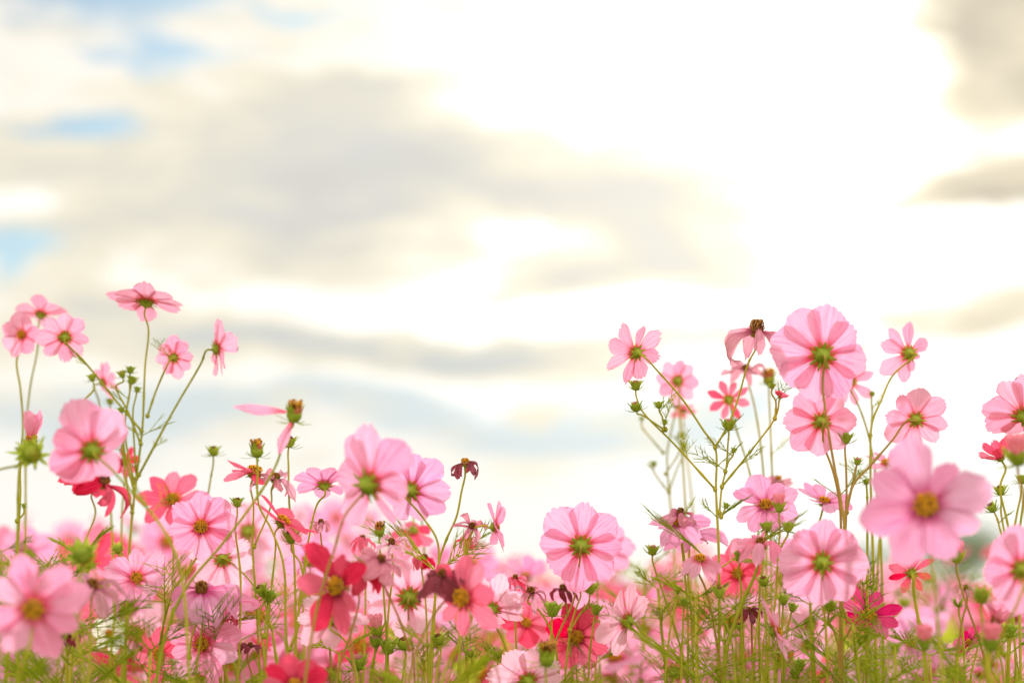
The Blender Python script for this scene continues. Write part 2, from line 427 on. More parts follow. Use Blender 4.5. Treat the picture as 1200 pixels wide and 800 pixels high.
def seed_mesh(r, rnd):
    mb = MB()
    mb.lathe([(.15 * r, -.95 * r), (.42 * r, -.85 * r), (.68 * r, -.4 * r), (.70 * r, .05 * r), (.6 * r, .3 * r)], GM['calyx'], 24, .07)
    mb.lathe([(.6 * r, .28 * r), (.5 * r, .55 * r), (.28 * r, .75 * r), (.03 * r, .82 * r)], GM['rust'], 16)
    for i in range(8):
        q = 2 * pi * i / 8
        mb.add(*bract_verts(rnd.uniform(1.3, 1.7) * r, .30 * r, .46 * r, 1.35, rnd.uniform(-.7, -.1), q + .39, -.55 * r), GM['calyx'] if rnd.random() < .6 else GM['bract'])
        mb.add(*bract_verts(rnd.uniform(1.2, 2.2) * r, .13 * r, .30 * r, rnd.uniform(-.5, .3), rnd.uniform(.2, 1.2), q, -.8 * r), GM['calyx'])
    for i in range(46):
        q = i * 2.39996; rr = .58 * r * sqrt((i + .5) / 46); l = rnd.uniform(.35, .95) * r
        p = Vector((rr * cos(q), rr * sin(q), .45 * r)); d = Vector((cos(q) * .45 * rr / r + rnd.uniform(-.1, .1), sin(q) * .45 * rr / r + rnd.uniform(-.1, .1), 1)).normalized()
        mb.tube([p, p + d * l * .7, p + d * l], [.05 * r, .065 * r, .10 * r], GM[rnd.choice(('rust', 'rust', 'anther', 'umber'))], 5)
    return mb.mesh('seed_head')

# ------------------------------------------------------------------ thread leaves
def thread(mb, p, d, L, r, rnd, droop=.25, n=3, sides=3, mat=None):
    pts = [p]; rad = [r]
    side = d.orthogonal().normalized() * rnd.uniform(-.15, .15)
    for i in range(n):
        d = (d + Vector((0, 0, -droop / n)) * .5 + side / n).normalized()
        pts.append(pts[-1] + d * (L / n)); rad.append(r * (1 - .8 * (i + 1) / n))
    mb.tube(pts, rad, mat or GM['leaf'], sides, cap=False)
    return pts
def feather(mb, p, d, L, rnd, r=.00055, dense=1.0):
    """a twice-divided leaf of soft threads"""
    d = d.normalized()
    s = d.cross(Vector((0, 0, 1)))
    s = s.normalized() if s.length > .1 else Vector((1, 0, 0))
    rot = Quaternion(d, rnd.uniform(-.9, .9)); s = rot @ s
    pts = thread(mb, p, d, L, r * 1.3, rnd, .35, 5, 3)
    np_ = max(3, int(6 * dense))
    for i in range(np_):
        f = .22 + .68 * i / np_; k = f * 5; a = int(k); g = k - a
        b = pts[a].lerp(pts[min(a + 1, 5)], g); dd = (pts[min(a + 1, 5)] - pts[a]).normalized()
        for sg in (-1, 1):
            if rnd.random() < .12: continue
            pd = (dd * rnd.uniform(.75, 1.1) + s * sg * rnd.uniform(.5, .8) + Vector((0, 0, rnd.uniform(-.1, .35)))).normalized()
            pl = L * (.62 - .42 * f) * rnd.uniform(.8, 1.2)
            q = thread(mb, b, pd, pl, r, rnd, .1, 3)
            for h in (1, 2):
                for s2 in (-1, 1):
                    if rnd.random() < .3: continue
                    thread(mb, q[h], (pd + s * s2 * .55 + dd * .3).normalized(), pl * .42, r * .8, rnd, .05, 2)

# ------------------------------------------------------------------ heads
def F(x, y, r, n, col='pink', wp=(), d=None, cup=.12, curl=0.0, wid=1.0, np=8, td=.10, nt=4, spin=None, skip=(), disc='open', cross=.12, crumple=0, jit=1.5, var=1.0, seed=None, lens=None):
    return dict(k='F', **{a: b for a, b in locals().items()})
def B(x, y, r, n=(0, 1, 0), kind='green', wp=(), d=None): return dict(k='B', **{a: b for a, b in locals().items()})
def S(x, y, r, n=(0, 1, 0), wp=(), d=None, petals=(), col='pink', pl=2.2): return dict(k='S', **{a: b for a, b in locals().items()})
def W(x, y, r, n=(0, 1, .15), col='faded', wp=(), d=None, fall=2.4, np=8, disc='old', wid=.62, cr=.45, cup=.5): return dict(k='W', **{a: b for a, b in locals().items()})

def head(root, base, h, d, rnd):
    """builds one bloom, bud or seed head; returns where its stalk ends and the way it points"""
    d = h['d'] or d
    P = at(h['x'], h['y'], d); n = vdir(h['n']); R = h['r'] / FPX * d
    q = n.to_track_quat('Z', 'Y')
    spin = h.get('spin'); spin = rnd.uniform(0, .8) if spin is None else spin
    q = q @ Quaternion((0, 0, 1), spin)
    def place(o):
        o.location = P - base; o.rotation_mode = 'QUATERNION'; o.rotation_quaternion = q
    if h['k'] in 'FW':
        cup = h['cup']
        cal = link('flower_head', calyx_mesh(R, cup if h['k'] == 'F' else .2, rnd), root); place(cal)
        ds = link('flower_disc', DISC[h['disc']][rnd.randrange(3)], cal); ds.scale = (R,) * 3
        if h['k'] == 'W': ds.scale = (R * 1.05, R * 1.05, R * 1.7)
        mat = PM[h['col']]
        N = h['np']
        for i in range(N):
            if i in h.get('skip', ()): continue
            if h['k'] == 'F':
                j = h['jit']; v = h['var']
                ln = R * rnd.uniform(1 - .15 * v, 1 + .04) * (h['lens'][i] if h['lens'] else 1)
                me = petal_mesh(mat, ln, h['wid'] * 8 / N * rnd.uniform(.92, 1.06) if N < 8 else h['wid'] * rnd.uniform(.85, 1.08),
                                cup + rnd.uniform(-.13, .13) * j, h['curl'] + rnd.uniform(-.35, .25) * j,
                                h['nt'] if rnd.random() < .7 else 3, max(.05, h['td']) * rnd.uniform(.6, 1.6), rnd, h['cross'] + rnd.uniform(-.22, .28) * v, h['crumple'] + (.10 if rnd.random() < .15 * v else 0))
                rx = rnd.uniform(-.2, .2) * j + .09
            else:
                me = petal_mesh(mat, R * 1.35 * rnd.uniform(.85, 1.15), h['wid'] * rnd.uniform(.7, 1.2), cup + rnd.uniform(-.3, .3),
                                -h['fall'] * rnd.uniform(.8, 1.15), 3, .06, rnd, .5 * rnd.choice((-1, 1)), h['cr'], rnd.uniform(-.5, .5))
                rx = rnd.uniform(-.5, .5)
            p = link('petal', me, cal)
            p.rotation_euler = (rx, 0, 2 * pi * i / N + rnd.uniform(-.06, .06) * h.get('jit', 2.0))
            p.location = (0, 0, R * (.012 if i % 2 else -.004))
        return P - n * (.17 * R), n
    if h['k'] == 'B':
        o = link('bud', bud_mesh(R, rnd, h['kind']), root); place(o)
        return P - n * (.9 * R), n
    o = link('seed_head', seed_mesh(R, rnd), root); place(o)
    for (pd, ln, w, cu) in h['petals']:            # petals still hanging on: direction in view axes
        me = petal_mesh(PM[h['col']], R * ln, w, 0, cu, 3, .08, rnd, .45, .3, .5)
        p = link('petal', me, root)
        dv = vdir(pd); zz = -FWD + dv * FWD.dot(dv) + UP * .35; zz = (zz - dv * zz.dot(dv)).normalized(); yy = zz.cross(dv)
        qq = Matrix((dv, yy, zz)).transposed().to_quaternion()
        p.rotation_mode = 'QUATERNION'; p.rotation_quaternion = qq; p.location = P - base + dv * R * .4
    return P - n * (.9 * R), n


def plant(label, d, *items, name='cosmos_flower', cat='cosmos flower', group='pink cosmos in flower', red=False, fol=None, gx=None, rad=1.0, seed=None):
    """one plant: a stalk from the soil, its side branches, thread leaves, blooms and buds.
    the first item's stalk is the one that reaches the ground"""
    rnd = random.Random(seed if seed is not None else hash_(label))
    if d < 1.4: d = 1.5 - (1.5 - d) * .8
    it0 = items[0]
    lastx = it0['wp'][-1][0] if it0['wp'] else it0['x'] + rnd.uniform(-15, 15)
    d0 = (it0['wp'][-1][2] if it0['wp'] and len(it0['wp'][-1]) > 2 else None) or it0['d'] or d
    g = at(lastx, 700, d0); base = Vector((g.x + (gx or rnd.uniform(-.04, .04)), g.y + rnd.uniform(-.05, .06), 0))
    root = empty(name, base)
    tag(root, label, cat, group)
    mb = MB(); mat = GM['stem_red'] if red else GM['stem']
    fol_mb = MB(); main = None
    for k, h in enumerate(items):
        e, n = head(root, base, h, d, rnd)
        hd = h['d'] or d
        Rw = h['r'] / FPX * hd
        lead = min(.05, max(.012, Rw * .9))
        if h['wp']: lead = min(lead, .7 * (at(h['wp'][0][0], h['wp'][0][1], hd) - e).length)
        pts = [e, e - n * lead * .5]
        for w in h['wp']:
            pts.append(at(w[0], w[1], w[2] if len(w) > 2 else hd))
        if not h['wp']:
            p2 = e - n * lead * 1.0 + Vector((0, 0, -.05)); pts.append(p2)
        if k == 0:
            L = pts[-1]; L2 = pts[-2]; dr = (L - L2).normalized()
            if L.z > .2:
                pts.append(Vector((L.x + dr.x * .04 + (base.x - L.x) * .3, L.y + (base.y - L.y) * .3, L.z * .8)))
                pts.append(Vector((base.x + (L.x - base.x) * .2, base.y + (L.y - base.y) * .2, L.z * .4)))
            pts.append(Vector((base.x, base.y, -.01)))
        # give the stalk a little natural wander
        sp = spline(pts, 6)
        N = len(sp); tot = 0; rads = []
        for i, p in enumerate(sp):
            if i: tot += (sp[i] - sp[i - 1]).length
            rr = (.00074 + .0011 * min(1, tot / .45)) * rad
            if i < 3 and h['k'] != 'B': rr *= 1.15
            rads.append(rr)
        kn = rnd.randrange(4, max(5, N)); rads = [q * (1 + (.35 if abs(i - kn) < 1 else 0)) * rnd.uniform(.93, 1.07) for i, q in enumerate(rads)]
        mb.tube([p - base for p in sp], rads, mat, 6)
        # nodes where branches start
        if k > 0:
            j = sp[-1] - base
            mb.lathe([(.001, -.002), (.0021 * rad, 0), (.001, .002)], mat, 6, M=Matrix.Translation(j))
        if k == 0: main = sp
        elif h['k'] != 'B' or rnd.random() < .5:
            i = rnd.randrange(N // 3, max(N // 3 + 1, N - 1))
            q = rnd.uniform(0, 6.3)
            feather(fol_mb, sp[i] - base, Vector((cos(q), sin(q) * .6, .8)), rnd.uniform(.015, .03), rnd, .0004, .5)
    # leaves: opposite pairs at the nodes of the main stalk
    f = (fol if fol is not None else (.8 if lastx > 740 else .4)) * .62
    acc = 0; nxt = rnd.uniform(.05, .12)
    for i in range(1, len(main)):
        acc += (main[i] - main[i - 1]).length
        if acc > nxt:
            p = main[i] - base; z = main[i].z
            low = z < CH - .14
            nxt = acc + (rnd.uniform(.028, .05) if not low else rnd.uniform(.07, .12)) / max(.35, f)
            if z < .25: break
            high = z > CH + .05
            if rnd.random() > f * (.6 if high else 1.0) and f < 1: continue
            q = rnd.uniform(0, pi)
            for sgn in (0, pi):
                a = q + sgn
                Lf = rnd.uniform(.02, .035) if high else rnd.uniform(.045, .08)
                feather(fol_mb, p, Vector((cos(a), sin(a), rnd.uniform(.5, 1.1))), Lf, rnd, .00042 if high else .00052, .6 if high else 1)
    mb.build('stem', root)
    if fol_mb.v: fol_mb.build('foliage', root)
    return root
def hash_(s):
    v = 5381
    for c in s: v = (v * 33 + ord(c)) & 0xffffffff
    return v

# ------------------------------------------------------------------ ground and far field
def ground():
    mb = MB(); mb.add([Vector(p) for p in ((-900, -200, 0), (900, -200, 0), (900, 1800, 0), (-900, 1800, 0))], [(0, 1, 2, 3)], None)
    mb.mats = []
    o = mb.build('ground', smooth=False)
    m, t, out = new_mat('meadow_soil')
    oc = t.node('ShaderNodeTexCoord').outputs['Object']
    n1 = t.noise(oc, 3.0, 6, .65); n2 = t.noise(oc, .05, 3, .5)
    c = t.mix(t.step(n1, .4, .6), (.10, .09, .04), (.20, .23, .04))
    c = t.mix(t.step(n2, .4, .6), c, (.22, .26, .06))
    b = t.node('ShaderNodeBsdfPrincipled'); t.put(b.inputs['Base Color'], c); b.inputs['Roughness'].default_value = .95
    bp = t.node('ShaderNodeBump'); t.put(bp.inputs['Height'], n1); bp.inputs['Strength'].default_value = .8; bp.inputs['Distance'].default_value = .03
    t.l.new(bp.outputs[0], b.inputs['Normal']); t.l.new(b.outputs[0], out.inputs[0])
    o.data.materials.append(m); tag(o, kind='structure')
ground()

def tree(x, y, H, Wd, label, seed):
    r = random.Random(seed)
    root = empty('tree', (x, y, 0)); tag(root, label, 'tree', 'trees far beyond the field')
    mb = MB(); fo = MB()
    top = Vector((0, 0, H * .75))
    mb.tube([Vector((0, 0, -.1)), Vector((.05 * H * .1, 0, H * .3)), top], [H * .035, H * .026, H * .008], bark, 8)
    ends = []
    for i in range(14):
        q = r.uniform(0, 6.3); z0 = H * r.uniform(.25, .65); l = Wd * r.uniform(.25, .5)
        a = Vector((0, 0, z0)); b = a + Vector((cos(q) * l, sin(q) * l, l * r.uniform(.3, 1)))
        mb.tube([a, (a + b) / 2 + Vector((0, 0, .03 * H)), b], [H * .012, H * .008, H * .003], bark, 5); ends.append(b)
    for i in range(3800):
        e = ends[r.randrange(len(ends))]; s = Wd * .17
        p = e + Vector((r.gauss(0, s), r.gauss(0, s), r.gauss(H * .03, s * .8)))
        if p.z < H * .2: continue
        k = H * .02; a = Vector((r.gauss(0, 1), r.gauss(0, 1), r.gauss(0, 1))).normalized(); b = a.orthogonal().normalized()
        fo.add([p - a * k, p + b * k * .6, p + a * k, p - b * k * .6], [(0, 1, 2, 3)], tleaf)
    mb.build('trunk', root); fo.build('crown', root, smooth=False)
bark = plain_thin('bark', (.10, .07, .05), (.18, .14, .10), 3, .0, 0)
tleaf = plain_thin('tree_leaf', (.10, .15, .07), (.20, .26, .11), 1.2, .3, 0)
tree(42, 190, 7.5, 7, 'hazy grey-green tree beyond the field, low behind the right-hand flowers', 1)
tree(36.5, 195, 5.0, 6, 'smaller hazy tree beyond the field, left of the taller far tree', 2)
tree(-34, 240, 5.0, 8, 'hazy round tree far beyond the field behind the left-hand flowers', 3)

# far flowers nobody could count: one carpet of blooms and one of foliage
def field():
    r = random.Random(5); fl = MB(); gr = MB()
    kinds = [PM['pink']] * 5 + [PM['pale']] * 3 + [PM['lilac']] * 2 + [PM['rose']] * 1 + [PM['crimson']] * 1
    def flower(p, R, lowpoly):
        n = Vector((r.gauss(0, .6), r.gauss(-.2, .6), 1)).normalized(); a = n.orthogonal().normalized(); b = n.cross(a)
        m = kinds[r.randrange(len(kinds))]; vs = []; fs = []
        for i in range(8):
            q = 2 * pi * i / 8; dq = .30
            o = len(vs)
            for (rr, dd, zz) in ((.12, 0, 0), (.75, -dq, .12), (1, -dq * .7, .1), (1.03, 0, .06), (1, dq * .7, .1), (.75, dq, .12)):
                vs.append(p + (a * cos(q + dd) + b * sin(q + dd)) * R * rr + n * R * zz)
            fs.append(tuple(range(o, o + 6)))
        fl.add(vs, fs, m)
        fl.add([p + (a * cos(2 * pi * i / 6) + b * sin(2 * pi * i / 6)) * R * .17 + n * R * (.02) for i in range(6)] + [p + n * R * .12],
               [(i, (i + 1) % 6, 6) for i in range(6)], GM['anther'])
    for i in range(6500):
        y = 3.3 + 55 * r.random() ** 2.0; x = r.uniform(-1, 1) * (y * .36 + 1.2)
        flower(Vector((x, y, r.gauss(.925, .05))), r.uniform(.026, .038) * (1 if y < 15 else 1.5), y > 12)
    for i in range(9000):       # thread foliage and stalks
        y = 1.9 + 50 * r.random() ** 2.2; x = r.uniform(-1, 1) * (y * .36 + 1.0)
        z = r.uniform(.15, .80) if y < 10 else r.uniform(.4, .84); k = 1 + y * .12
        p = Vector((x, y, z)); vs = []; fs = []
        for j in range(14):
            d = Vector((r.gauss(0, 1), r.gauss(0, 1), abs(r.gauss(.9, .6)))).normalized(); L = r.uniform(.03, .085) * min(k, 2.5); w = .0012 * k
            s = d.cross(Vector((r.gauss(0, 1), r.gauss(0, 1), r.gauss(0, 1)))).normalized() * w
            q = p + Vector((r.gauss(0, .02), r.gauss(0, .02), r.gauss(0, .02))) * k; o = len(vs)
            vs += [q - s, q + s, q + d * L * .6 + s + Vector((0, 0, -.004)), q + d * L * .6 - s, q + d * L]; fs += [(o, o + 1, o + 2, o + 3), (o + 3, o + 2, o + 4)]
        gr.add(vs, fs, GM['leaf'])
    for i in range(2600):
        y = 3.5 + 40 * r.random() ** 2.2; x = r.uniform(-1, 1) * (y * .36 + 1.0)
        k = .0016 * (1 + y * .06); z = r.uniform(.78, .88)
        a = Vector((x, y, 0)); b = Vector((x + r.gauss(0, .05), y, z * .6)); c = Vector((b.x + r.gauss(0, .04), y, z))
        gr.tube([a, b, c], [k, k, k * .6], GM['stem'], 3, cap=False)
    tag(fl.build('flower_carpet', smooth=False), 'pink haze of countless far cosmos blooms reaching the horizon', 'flowers', kind='stuff')
    tag(gr.build('field_foliage', smooth=False), 'soft olive green mass of thread-like foliage filling the flower field', 'foliage', kind='stuff')
field()

# ------------------------------------------------------------------ the tall group on the left
LEFT = 'tall pink cosmos at the left edge'
plant('tall branching cosmos with three high pink blooms and a cluster of green buds', 1.62,
  F(172, 352, 51, (.10, .93, -.30), 'blush', cup=.10, curl=-.10, td=.10, nt=3, wid=.95, wp=[(174, 385), (170, 430), (167, 500), (160, 560), (152, 640)]),
  F(204, 419, 27, (.10, .15, -1), 'blush', td=.12, wp=[(184, 455), (173, 487)], cup=.1),
  F(255, 409, 39, (.88, .10, -.55), 'blush', td=.12, wp=[(236, 425), (205, 478), (163, 556)], cup=.1),
  F(76, 395, 34, (-.22, .30, -1), 'blush', td=.13, wid=.95, wp=[(100, 425), (135, 468), (166, 505)], cup=.08),
  B(143, 438, 5, (-.2, 1, 0), 'pink', wp=[(136, 452), (150, 482), (165, 520)]),
  B(153, 433, 5, (.1, 1, 0), wp=[(152, 460), (146, 500), (158, 570)]),
  B(155, 445, 5.5, (.2, 1, 0), wp=[(150, 470), (145, 520), (157, 575)]),
  B(161, 456, 4, (.2, 1, 0), wp=[(156, 480), (158, 530), (160, 560)]),
  B(142, 480, 4, (-.2, 1, 0), wp=[(143, 510), (148, 560), (155, 600)]),
  B(108, 442, 5, (-.2, 1, 0), wp=[(98, 470), (82, 500), (80, 530, 1.66)]), group=LEFT, fol=.4, name='cosmos_plant')
plant('small half-hidden pink bloom behind the green bud cluster at left', 1.75,
  F(121, 448, 27, (.75, .25, -.5), 'blush', cup=.3, wid=.8, wp=[(116, 470), (118, 520), (130, 600)]),
  B(129, 470, 4.5, wp=[(128, 490), (120, 540)]), group=LEFT, fol=.3)
plant('pink bloom with open orange centre at the far left edge, leaning left', 1.68,
  F(26, 392, 30, (-.35, .12, .9), 'blush', td=.10, np=7, cup=.15, wp=[(20, 420), (24, 455), (27, 500), (22, 560), (20, 640)]), group=LEFT, fol=.4)
plant('pink bloom seen from the side with petals spread wide, topmost at far left', 1.74,
  F(48, 368, 32, (.05, .85, -.5), 'blush', td=.06, np=6, wid=.8, cup=.35, curl=-.3, wp=[(44, 410), (36, 450), (31, 500), (30, 600)]), group=LEFT, fol=.3)
plant('narrow half-closed pink bloom with upright petals above a green bud', 1.55,
  F(37, 516, 40, (-.03, 1, -.05), 'blush', cup=1.38, curl=.02, wid=.45, np=6, td=.12, wp=[(26, 540), (24, 580), (21, 640), (20, 700)]),
  B(28, 592, 3, wp=[(20, 610)]), group=LEFT, fol=.5)
plant('big blurred yellow-green bud below the narrow upright pink bloom', 1.25,
  B(37, 531, 13, (0, .15, .9), 'green', wp=[(20, 545), (-5, 552), (-60, 600)]), name='cosmos_bud', cat='flower bud', group='cosmos buds', fol=.3, gx=-.1)
plant('large blurred pale pink bloom seen from behind, dark green calyx, upper left', 1.22,
  F(107, 527, 60, (-.42, .30, -.9), 'pink', cup=.16, curl=.05, wid=1.12, td=.03, jit=2.2, np=7, lens=[.85, 1.05, 1.0, 1.05, .8, 1, 1], wp=[(128, 547), (158, 580), (186, 612), (208, 655), (218, 720)], spin=.3), fol=.4, group=LEFT)
plant('small crimson bloom half hidden behind the large blurred pale pink one', 1.72,
  F(146, 541, 22, (.6, .1, .5), 'crimson', wid=.7, np=7, wp=[(146, 560), (143, 600)]), group='red cosmos', fol=.4)
plant('drooping wilted crimson bloom hanging below the large blurred pale pink one', 1.62,
  W(118, 566, 40, (.55, .7, -.2), 'crimson', fall=2.3, wid=.7, cr=.25, wp=[(112, 600), (98, 640), (90, 700)]), group='wilted cosmos', fol=.4)
# ------------------------------------------------------------------ left middle
plant('salmon red bloom with orange centre behind the soft pink bloom, left', 1.66,
  F(203, 586, 44, (.05, .55, .8), 'rose', wid=.85, td=.05, cup=.3, nt=3, wp=[(206, 610), (203, 660)]),
  B(250, 528, 7, (0, 1, 0), 'brown', wp=[(247, 560), (240, 600), (215, 690)]), group='red cosmos', fol=.4)
plant('sharp soft pink bloom with orange disc and dark ring, round rippled petals, upper left', 1.48,
  F(236, 617, 47, (-.08, .28, 1), 'pink', wid=1.12, td=.04, cup=.22, curl=-.1, spin=.1, wp=[(232, 650), (205, 690), (190, 740)]), group='sharp pink cosmos')
plant('pale pink bloom from behind tucked under the sharp soft pink bloom', 1.58,
  F(261, 655, 42, (-.15, -.25, -1), 'pale', wid=.95, cup=.05, spin=.2, wp=[(275, 662), (293, 680), (312, 710)]))
plant('large blurred pale pink bloom from behind, between the soft pink and crimson ones', 1.95,
  F(291, 622, 44, (0, .1, -1), 'pale', wid=1.1, cup=.05, wp=[(295, 650), (298, 720)]))
plant('ragged rose bloom, three stiff petals left, shrivelled ones right, rusty disc', 1.55,
  F(298, 553, 50, (.25, .9, .18), 'rose', wid=.62, np=9, cup=.12, skip=(0, 1, 2, 7, 8), spin=0.25, disc='open', lens=[1, 1, 1, .8, .9, 1.0, .9, 1, 1], wp=[(297, 590), (296, 640), (300, 700)]),
  W(322, 562, 27, (.3, .9, .1), 'faded', fall=2.0, wp=[(318, 590), (298, 640)]), group='ragged cosmos', fol=.4)
plant('pale brown seed head standing above the ragged rose bloom', 1.42,
  S(301, 527, 10, (-.03, 1, 0), wp=[(302, 550), (303, 590), (318, 620), (332, 660), (335, 740)]), name='cosmos_seed_head', cat='seed head', group='cosmos seed heads', fol=.2)
plant('green and orange seed head with one pink petal pointing left', 1.32,
  S(345, 484, 12, (.12, 1, .1), petals=[((-1, .12, .1), 5.6, .42, -.02), ((-.35, -1, .1), 4.0, .5, .35)], col='blush', wp=[(338, 505), (322, 548), (296, 590), (258, 640), (217, 690), (190, 760)]),
  name='cosmos_seed_head', cat='seed head', group='cosmos seed heads', fol=.2)
plant('thin green bud on a straight stalk behind the one-petalled seed head', 1.55,
  B(339, 517, 8, (.1, 1, 0), 'brown', wp=[(338, 545), (339, 590), (345, 660)]), name='cosmos_bud', cat='flower bud', group='cosmos buds', fol=.2)
plant('lilac pink bloom tilted up showing its green calyx, left of the big blurred bloom', 1.5,
  F(380, 568, 39, (-.12, .72, -.55), 'lilac', wid=.9, td=.03, nt=3, cup=.42, curl=-.35, wp=[(372, 590), (362, 630), (352, 700)]), fol=.3)
plant('crimson side-facing bloom with long lower petals above a row of buds', 1.46,
  F(331, 611, 46, (.5, .72, .1), 'rose', wid=.8, np=7, td=.03, cup=.18, nt=3, spin=.5, wp=[(323, 640), (318, 690), (312, 760)]),
  B(341, 628, 9, (-.05, 1, .1), 'brown', wp=[(352, 660), (356, 710), (340, 760)]), group='red cosmos', fol=.4)
plant('closed reddish brown bud left of the ragged rose bloom', 1.48,
  B(278, 588, 6.5, (0, 1, 0), 'brown', wp=[(276, 620), (282, 680)]), name='cosmos_bud', cat='flower bud', group='cosmos buds', fol=.2)
plant('large blurred pink bloom seen from its left side, petals sweeping right', 1.22,
  F(434, 567, 78, (.70, .25, -.70), 'pink', wid=1.0, np=8, td=.02, nt=3, cup=.30, curl=-.1, spin=.12, lens=[1.15, .95, .95, 1.1, .75, .6, .85, 1], wp=[(425, 577), (404, 604), (393, 640), (380, 680), (366, 740)]), red=True, fol=.2)
plant('sharp lilac pink bloom right behind the large blurred sideways bloom', 1.56,
  F(483, 574, 50, (.42, .18, -.85), 'lilac', wid=1.1, td=.05, cup=.1, spin=.15, wp=[(494, 604), (512, 632), (514, 660), (506, 740)]), fol=.3)
plant('dead flower with yellow cone and drooping brown petals against the white sky', 1.5,
  W(545, 543, 25, (0, 1, .1), 'dried', fall=2.6, wid=.5, np=6, cup=.1, cr=.3, disc='open', wp=[(541, 575), (535, 605), (523, 632), (514, 660), (508, 740)]), group='wilted cosmos', fol=.2)
plant('pink bloom seen exactly edge-on beside the white sky, facing right', 1.47,
  F(580, 617, 36, (1, .12, -.10), 'pink', wid=1.0, td=.10, cup=.25, curl=-.3, wp=[(570, 616), (556, 619), (548, 640), (540, 690)]),
  W(552, 617, 20, (.5, .7, .5), 'faded', fall=2.2, wp=[(545, 640), (542, 690)]), group='sharp pink cosmos', fol=.4)
plant('curled red petals in a knot left of the edge-on pink bloom', 1.56,
  W(549, 631, 17, (.1, .9, .4), 'rose', fall=2.9, wid=.7, cr=.5, wp=[(547, 660), (545, 700)]), group='wilted cosmos', fol=.4)
plant('brown seed head with curled grey-pink petals above the pale bloom from behind', 1.5,
  W(459, 637, 22, (0, 1, .35), 'pale', fall=2.4, wid=.5, wp=[(461, 665), (455, 720)]), group='wilted cosmos', fol=.3)
plant('pink tulip-shaped bloom with green base beneath the sharp lilac bloom', 1.72,
  F(484, 622, 30, (-.1, -.8, -.5), 'rose', np=6, wid=.8, cup=.4, wp=[(484, 600, 1.75), (490, 590, 1.78), (497, 640, 1.8)]), group='red cosmos', fol=.2)
plant('brown-topped bud between the large blurred bloom and the pale one below', 1.56,
  S(445, 621, 8, (.05, 1, 0), wp=[(446, 650), (450, 700)]), name='cosmos_seed_head', cat='seed head', group='cosmos seed heads', fol=.2)
plant('blurred crimson bloom with yellow disc and long ragged petals, centre left', 1.24,
  F(396, 686, 64, (-.55, .12, .75), 'crimson', np=7, wid=.7, td=.03, nt=3, cup=.22, spin=.35, lens=[.9, .7, 1, .9, 1.1, 1.0, .7], wp=[(405, 710), (412, 750)]), group='red cosmos', red=True, fol=.2)
plant('dark shrivelled bloom with yellow tip beside the blurred crimson bloom', 1.3,
  W(418, 668, 32, (.2, .95, .3), 'crimson', fall=2.2, wid=1.0, cr=.3, disc='open', wp=[(421, 700), (410, 745), (396, 790)]),
  W(446, 658, 28, (.2, .95, .3), 'faded', fall=2.2, wid=1.0, cr=.3, wp=[(452, 690), (468, 725), (480, 760)]), group='wilted cosmos', red=True, fol=.2)
plant('large pale pink bloom from behind with yellow-green centre, behind reddish stalks', 1.62,
  F(480, 700, 57, (.03, .05, -1), 'pale', wid=1.05, td=.03, cup=.05, spin=.25, wp=[(479, 730), (484, 765)]), red=True, fol=.3)
plant('blurred rose bloom with yellow disc and purple lower petals, lower centre', 1.26,
  F(543, 700, 62, (-.55, .15, .70), 'rose', wid=.78, np=8, td=.03, nt=3, cup=.15, spin=.1, lens=[.85, .9, .95, 1, .5, .6, .8, 1], wp=[(552, 725), (535, 760), (520, 790)]), group='red cosmos', fol=.2)
plant('blackened dead bloom with hanging purple petals left of the blurred rose bloom', 1.28,
  W(521, 676, 34, (-.4, .8, .2), 'dried', fall=2.1, wid=.75, cr=.35, wp=[(512, 715), (495, 745), (483, 780)]), group='wilted cosmos', red=True, fol=.2)
plant('pale pink bloom with fine veins lying on its side, right of blurred rose bloom', 1.5,
  F(578, 712, 44, (.45, .45, -.75), 'pale', wid=1.0, cup=.35, spin=.4, wp=[(585, 740), (600, 790)]), fol=.3)
plant('white-pink bloom from behind with hanging petals under the blurred crimson bloom', 1.42,
  F(388, 724, 46, (0, .55, -.8), 'pale', wid=1.0, cup=-.05, spin=.1, skip=(2,), wp=[(404, 750), (418, 790)]), fol=.3)
plant('crimson bloom cut off by the bottom edge, nearest at lower left', 1.22,
  F(345, 803, 44, (.05, .6, .75), 'crimson', wid=.95, cup=.35, wp=[(345, 830)]), group='red cosmos', fol=.3)
plant('sharp soft pink bloom with orange disc and crimson ring near the bottom left', 1.47,
  F(237, 754, 48, (-.04, .22, 1), 'pink', wid=.98, td=.05, cup=.10, curl=.05, spin=.38, lens=[1.05, .98, .95, 1, .9, 1, .95, 1.05], wp=[(232, 790)]), group='sharp pink cosmos')
plant('wilting magenta pink bloom with tall brown cone above the lowest sharp bloom', 1.46,
  W(236, 693, 40, (.05, 1, .35), 'lilac', fall=1.7, wid=.9, cup=.1, cr=.15, disc='old', wp=[(238, 720), (232, 770)]),
  B(233, 719, 5, (.2, 1, .2), wp=[(226, 740), (222, 770)]), group='wilted cosmos', fol=.4)
plant('pink bloom seen edge-on with petals stretching right, beside the wilting bloom', 1.5,
  F(266, 706, 40, (.12, .85, .35), 'pink', wid=.8, np=7, cup=.2, spin=.1, skip=(3,), wp=[(262, 740), (264, 790)]), fol=.4)
plant('salmon bloom half turned away left of the lowest sharp pink bloom', 1.5,
  F(187, 766, 40, (-.50, .05, .85), 'rose', wid=.9, td=.08, cup=.1, wp=[(190, 800)]), group='red cosmos', fol=.5)
plant('large blurred pink bloom with orange disc at the lower left edge', 1.1,
  F(39, 712, 70, (.25, -.15, 1), 'pink', wid=.84, td=.03, nt=3, jit=2.2, cup=.05, curl=.05, spin=.3, lens=[1.05, .95, 1.0, .9, .95, 1.05, 1.1, 1.05], wp=[(36, 750), (20, 800)]), fol=.3)
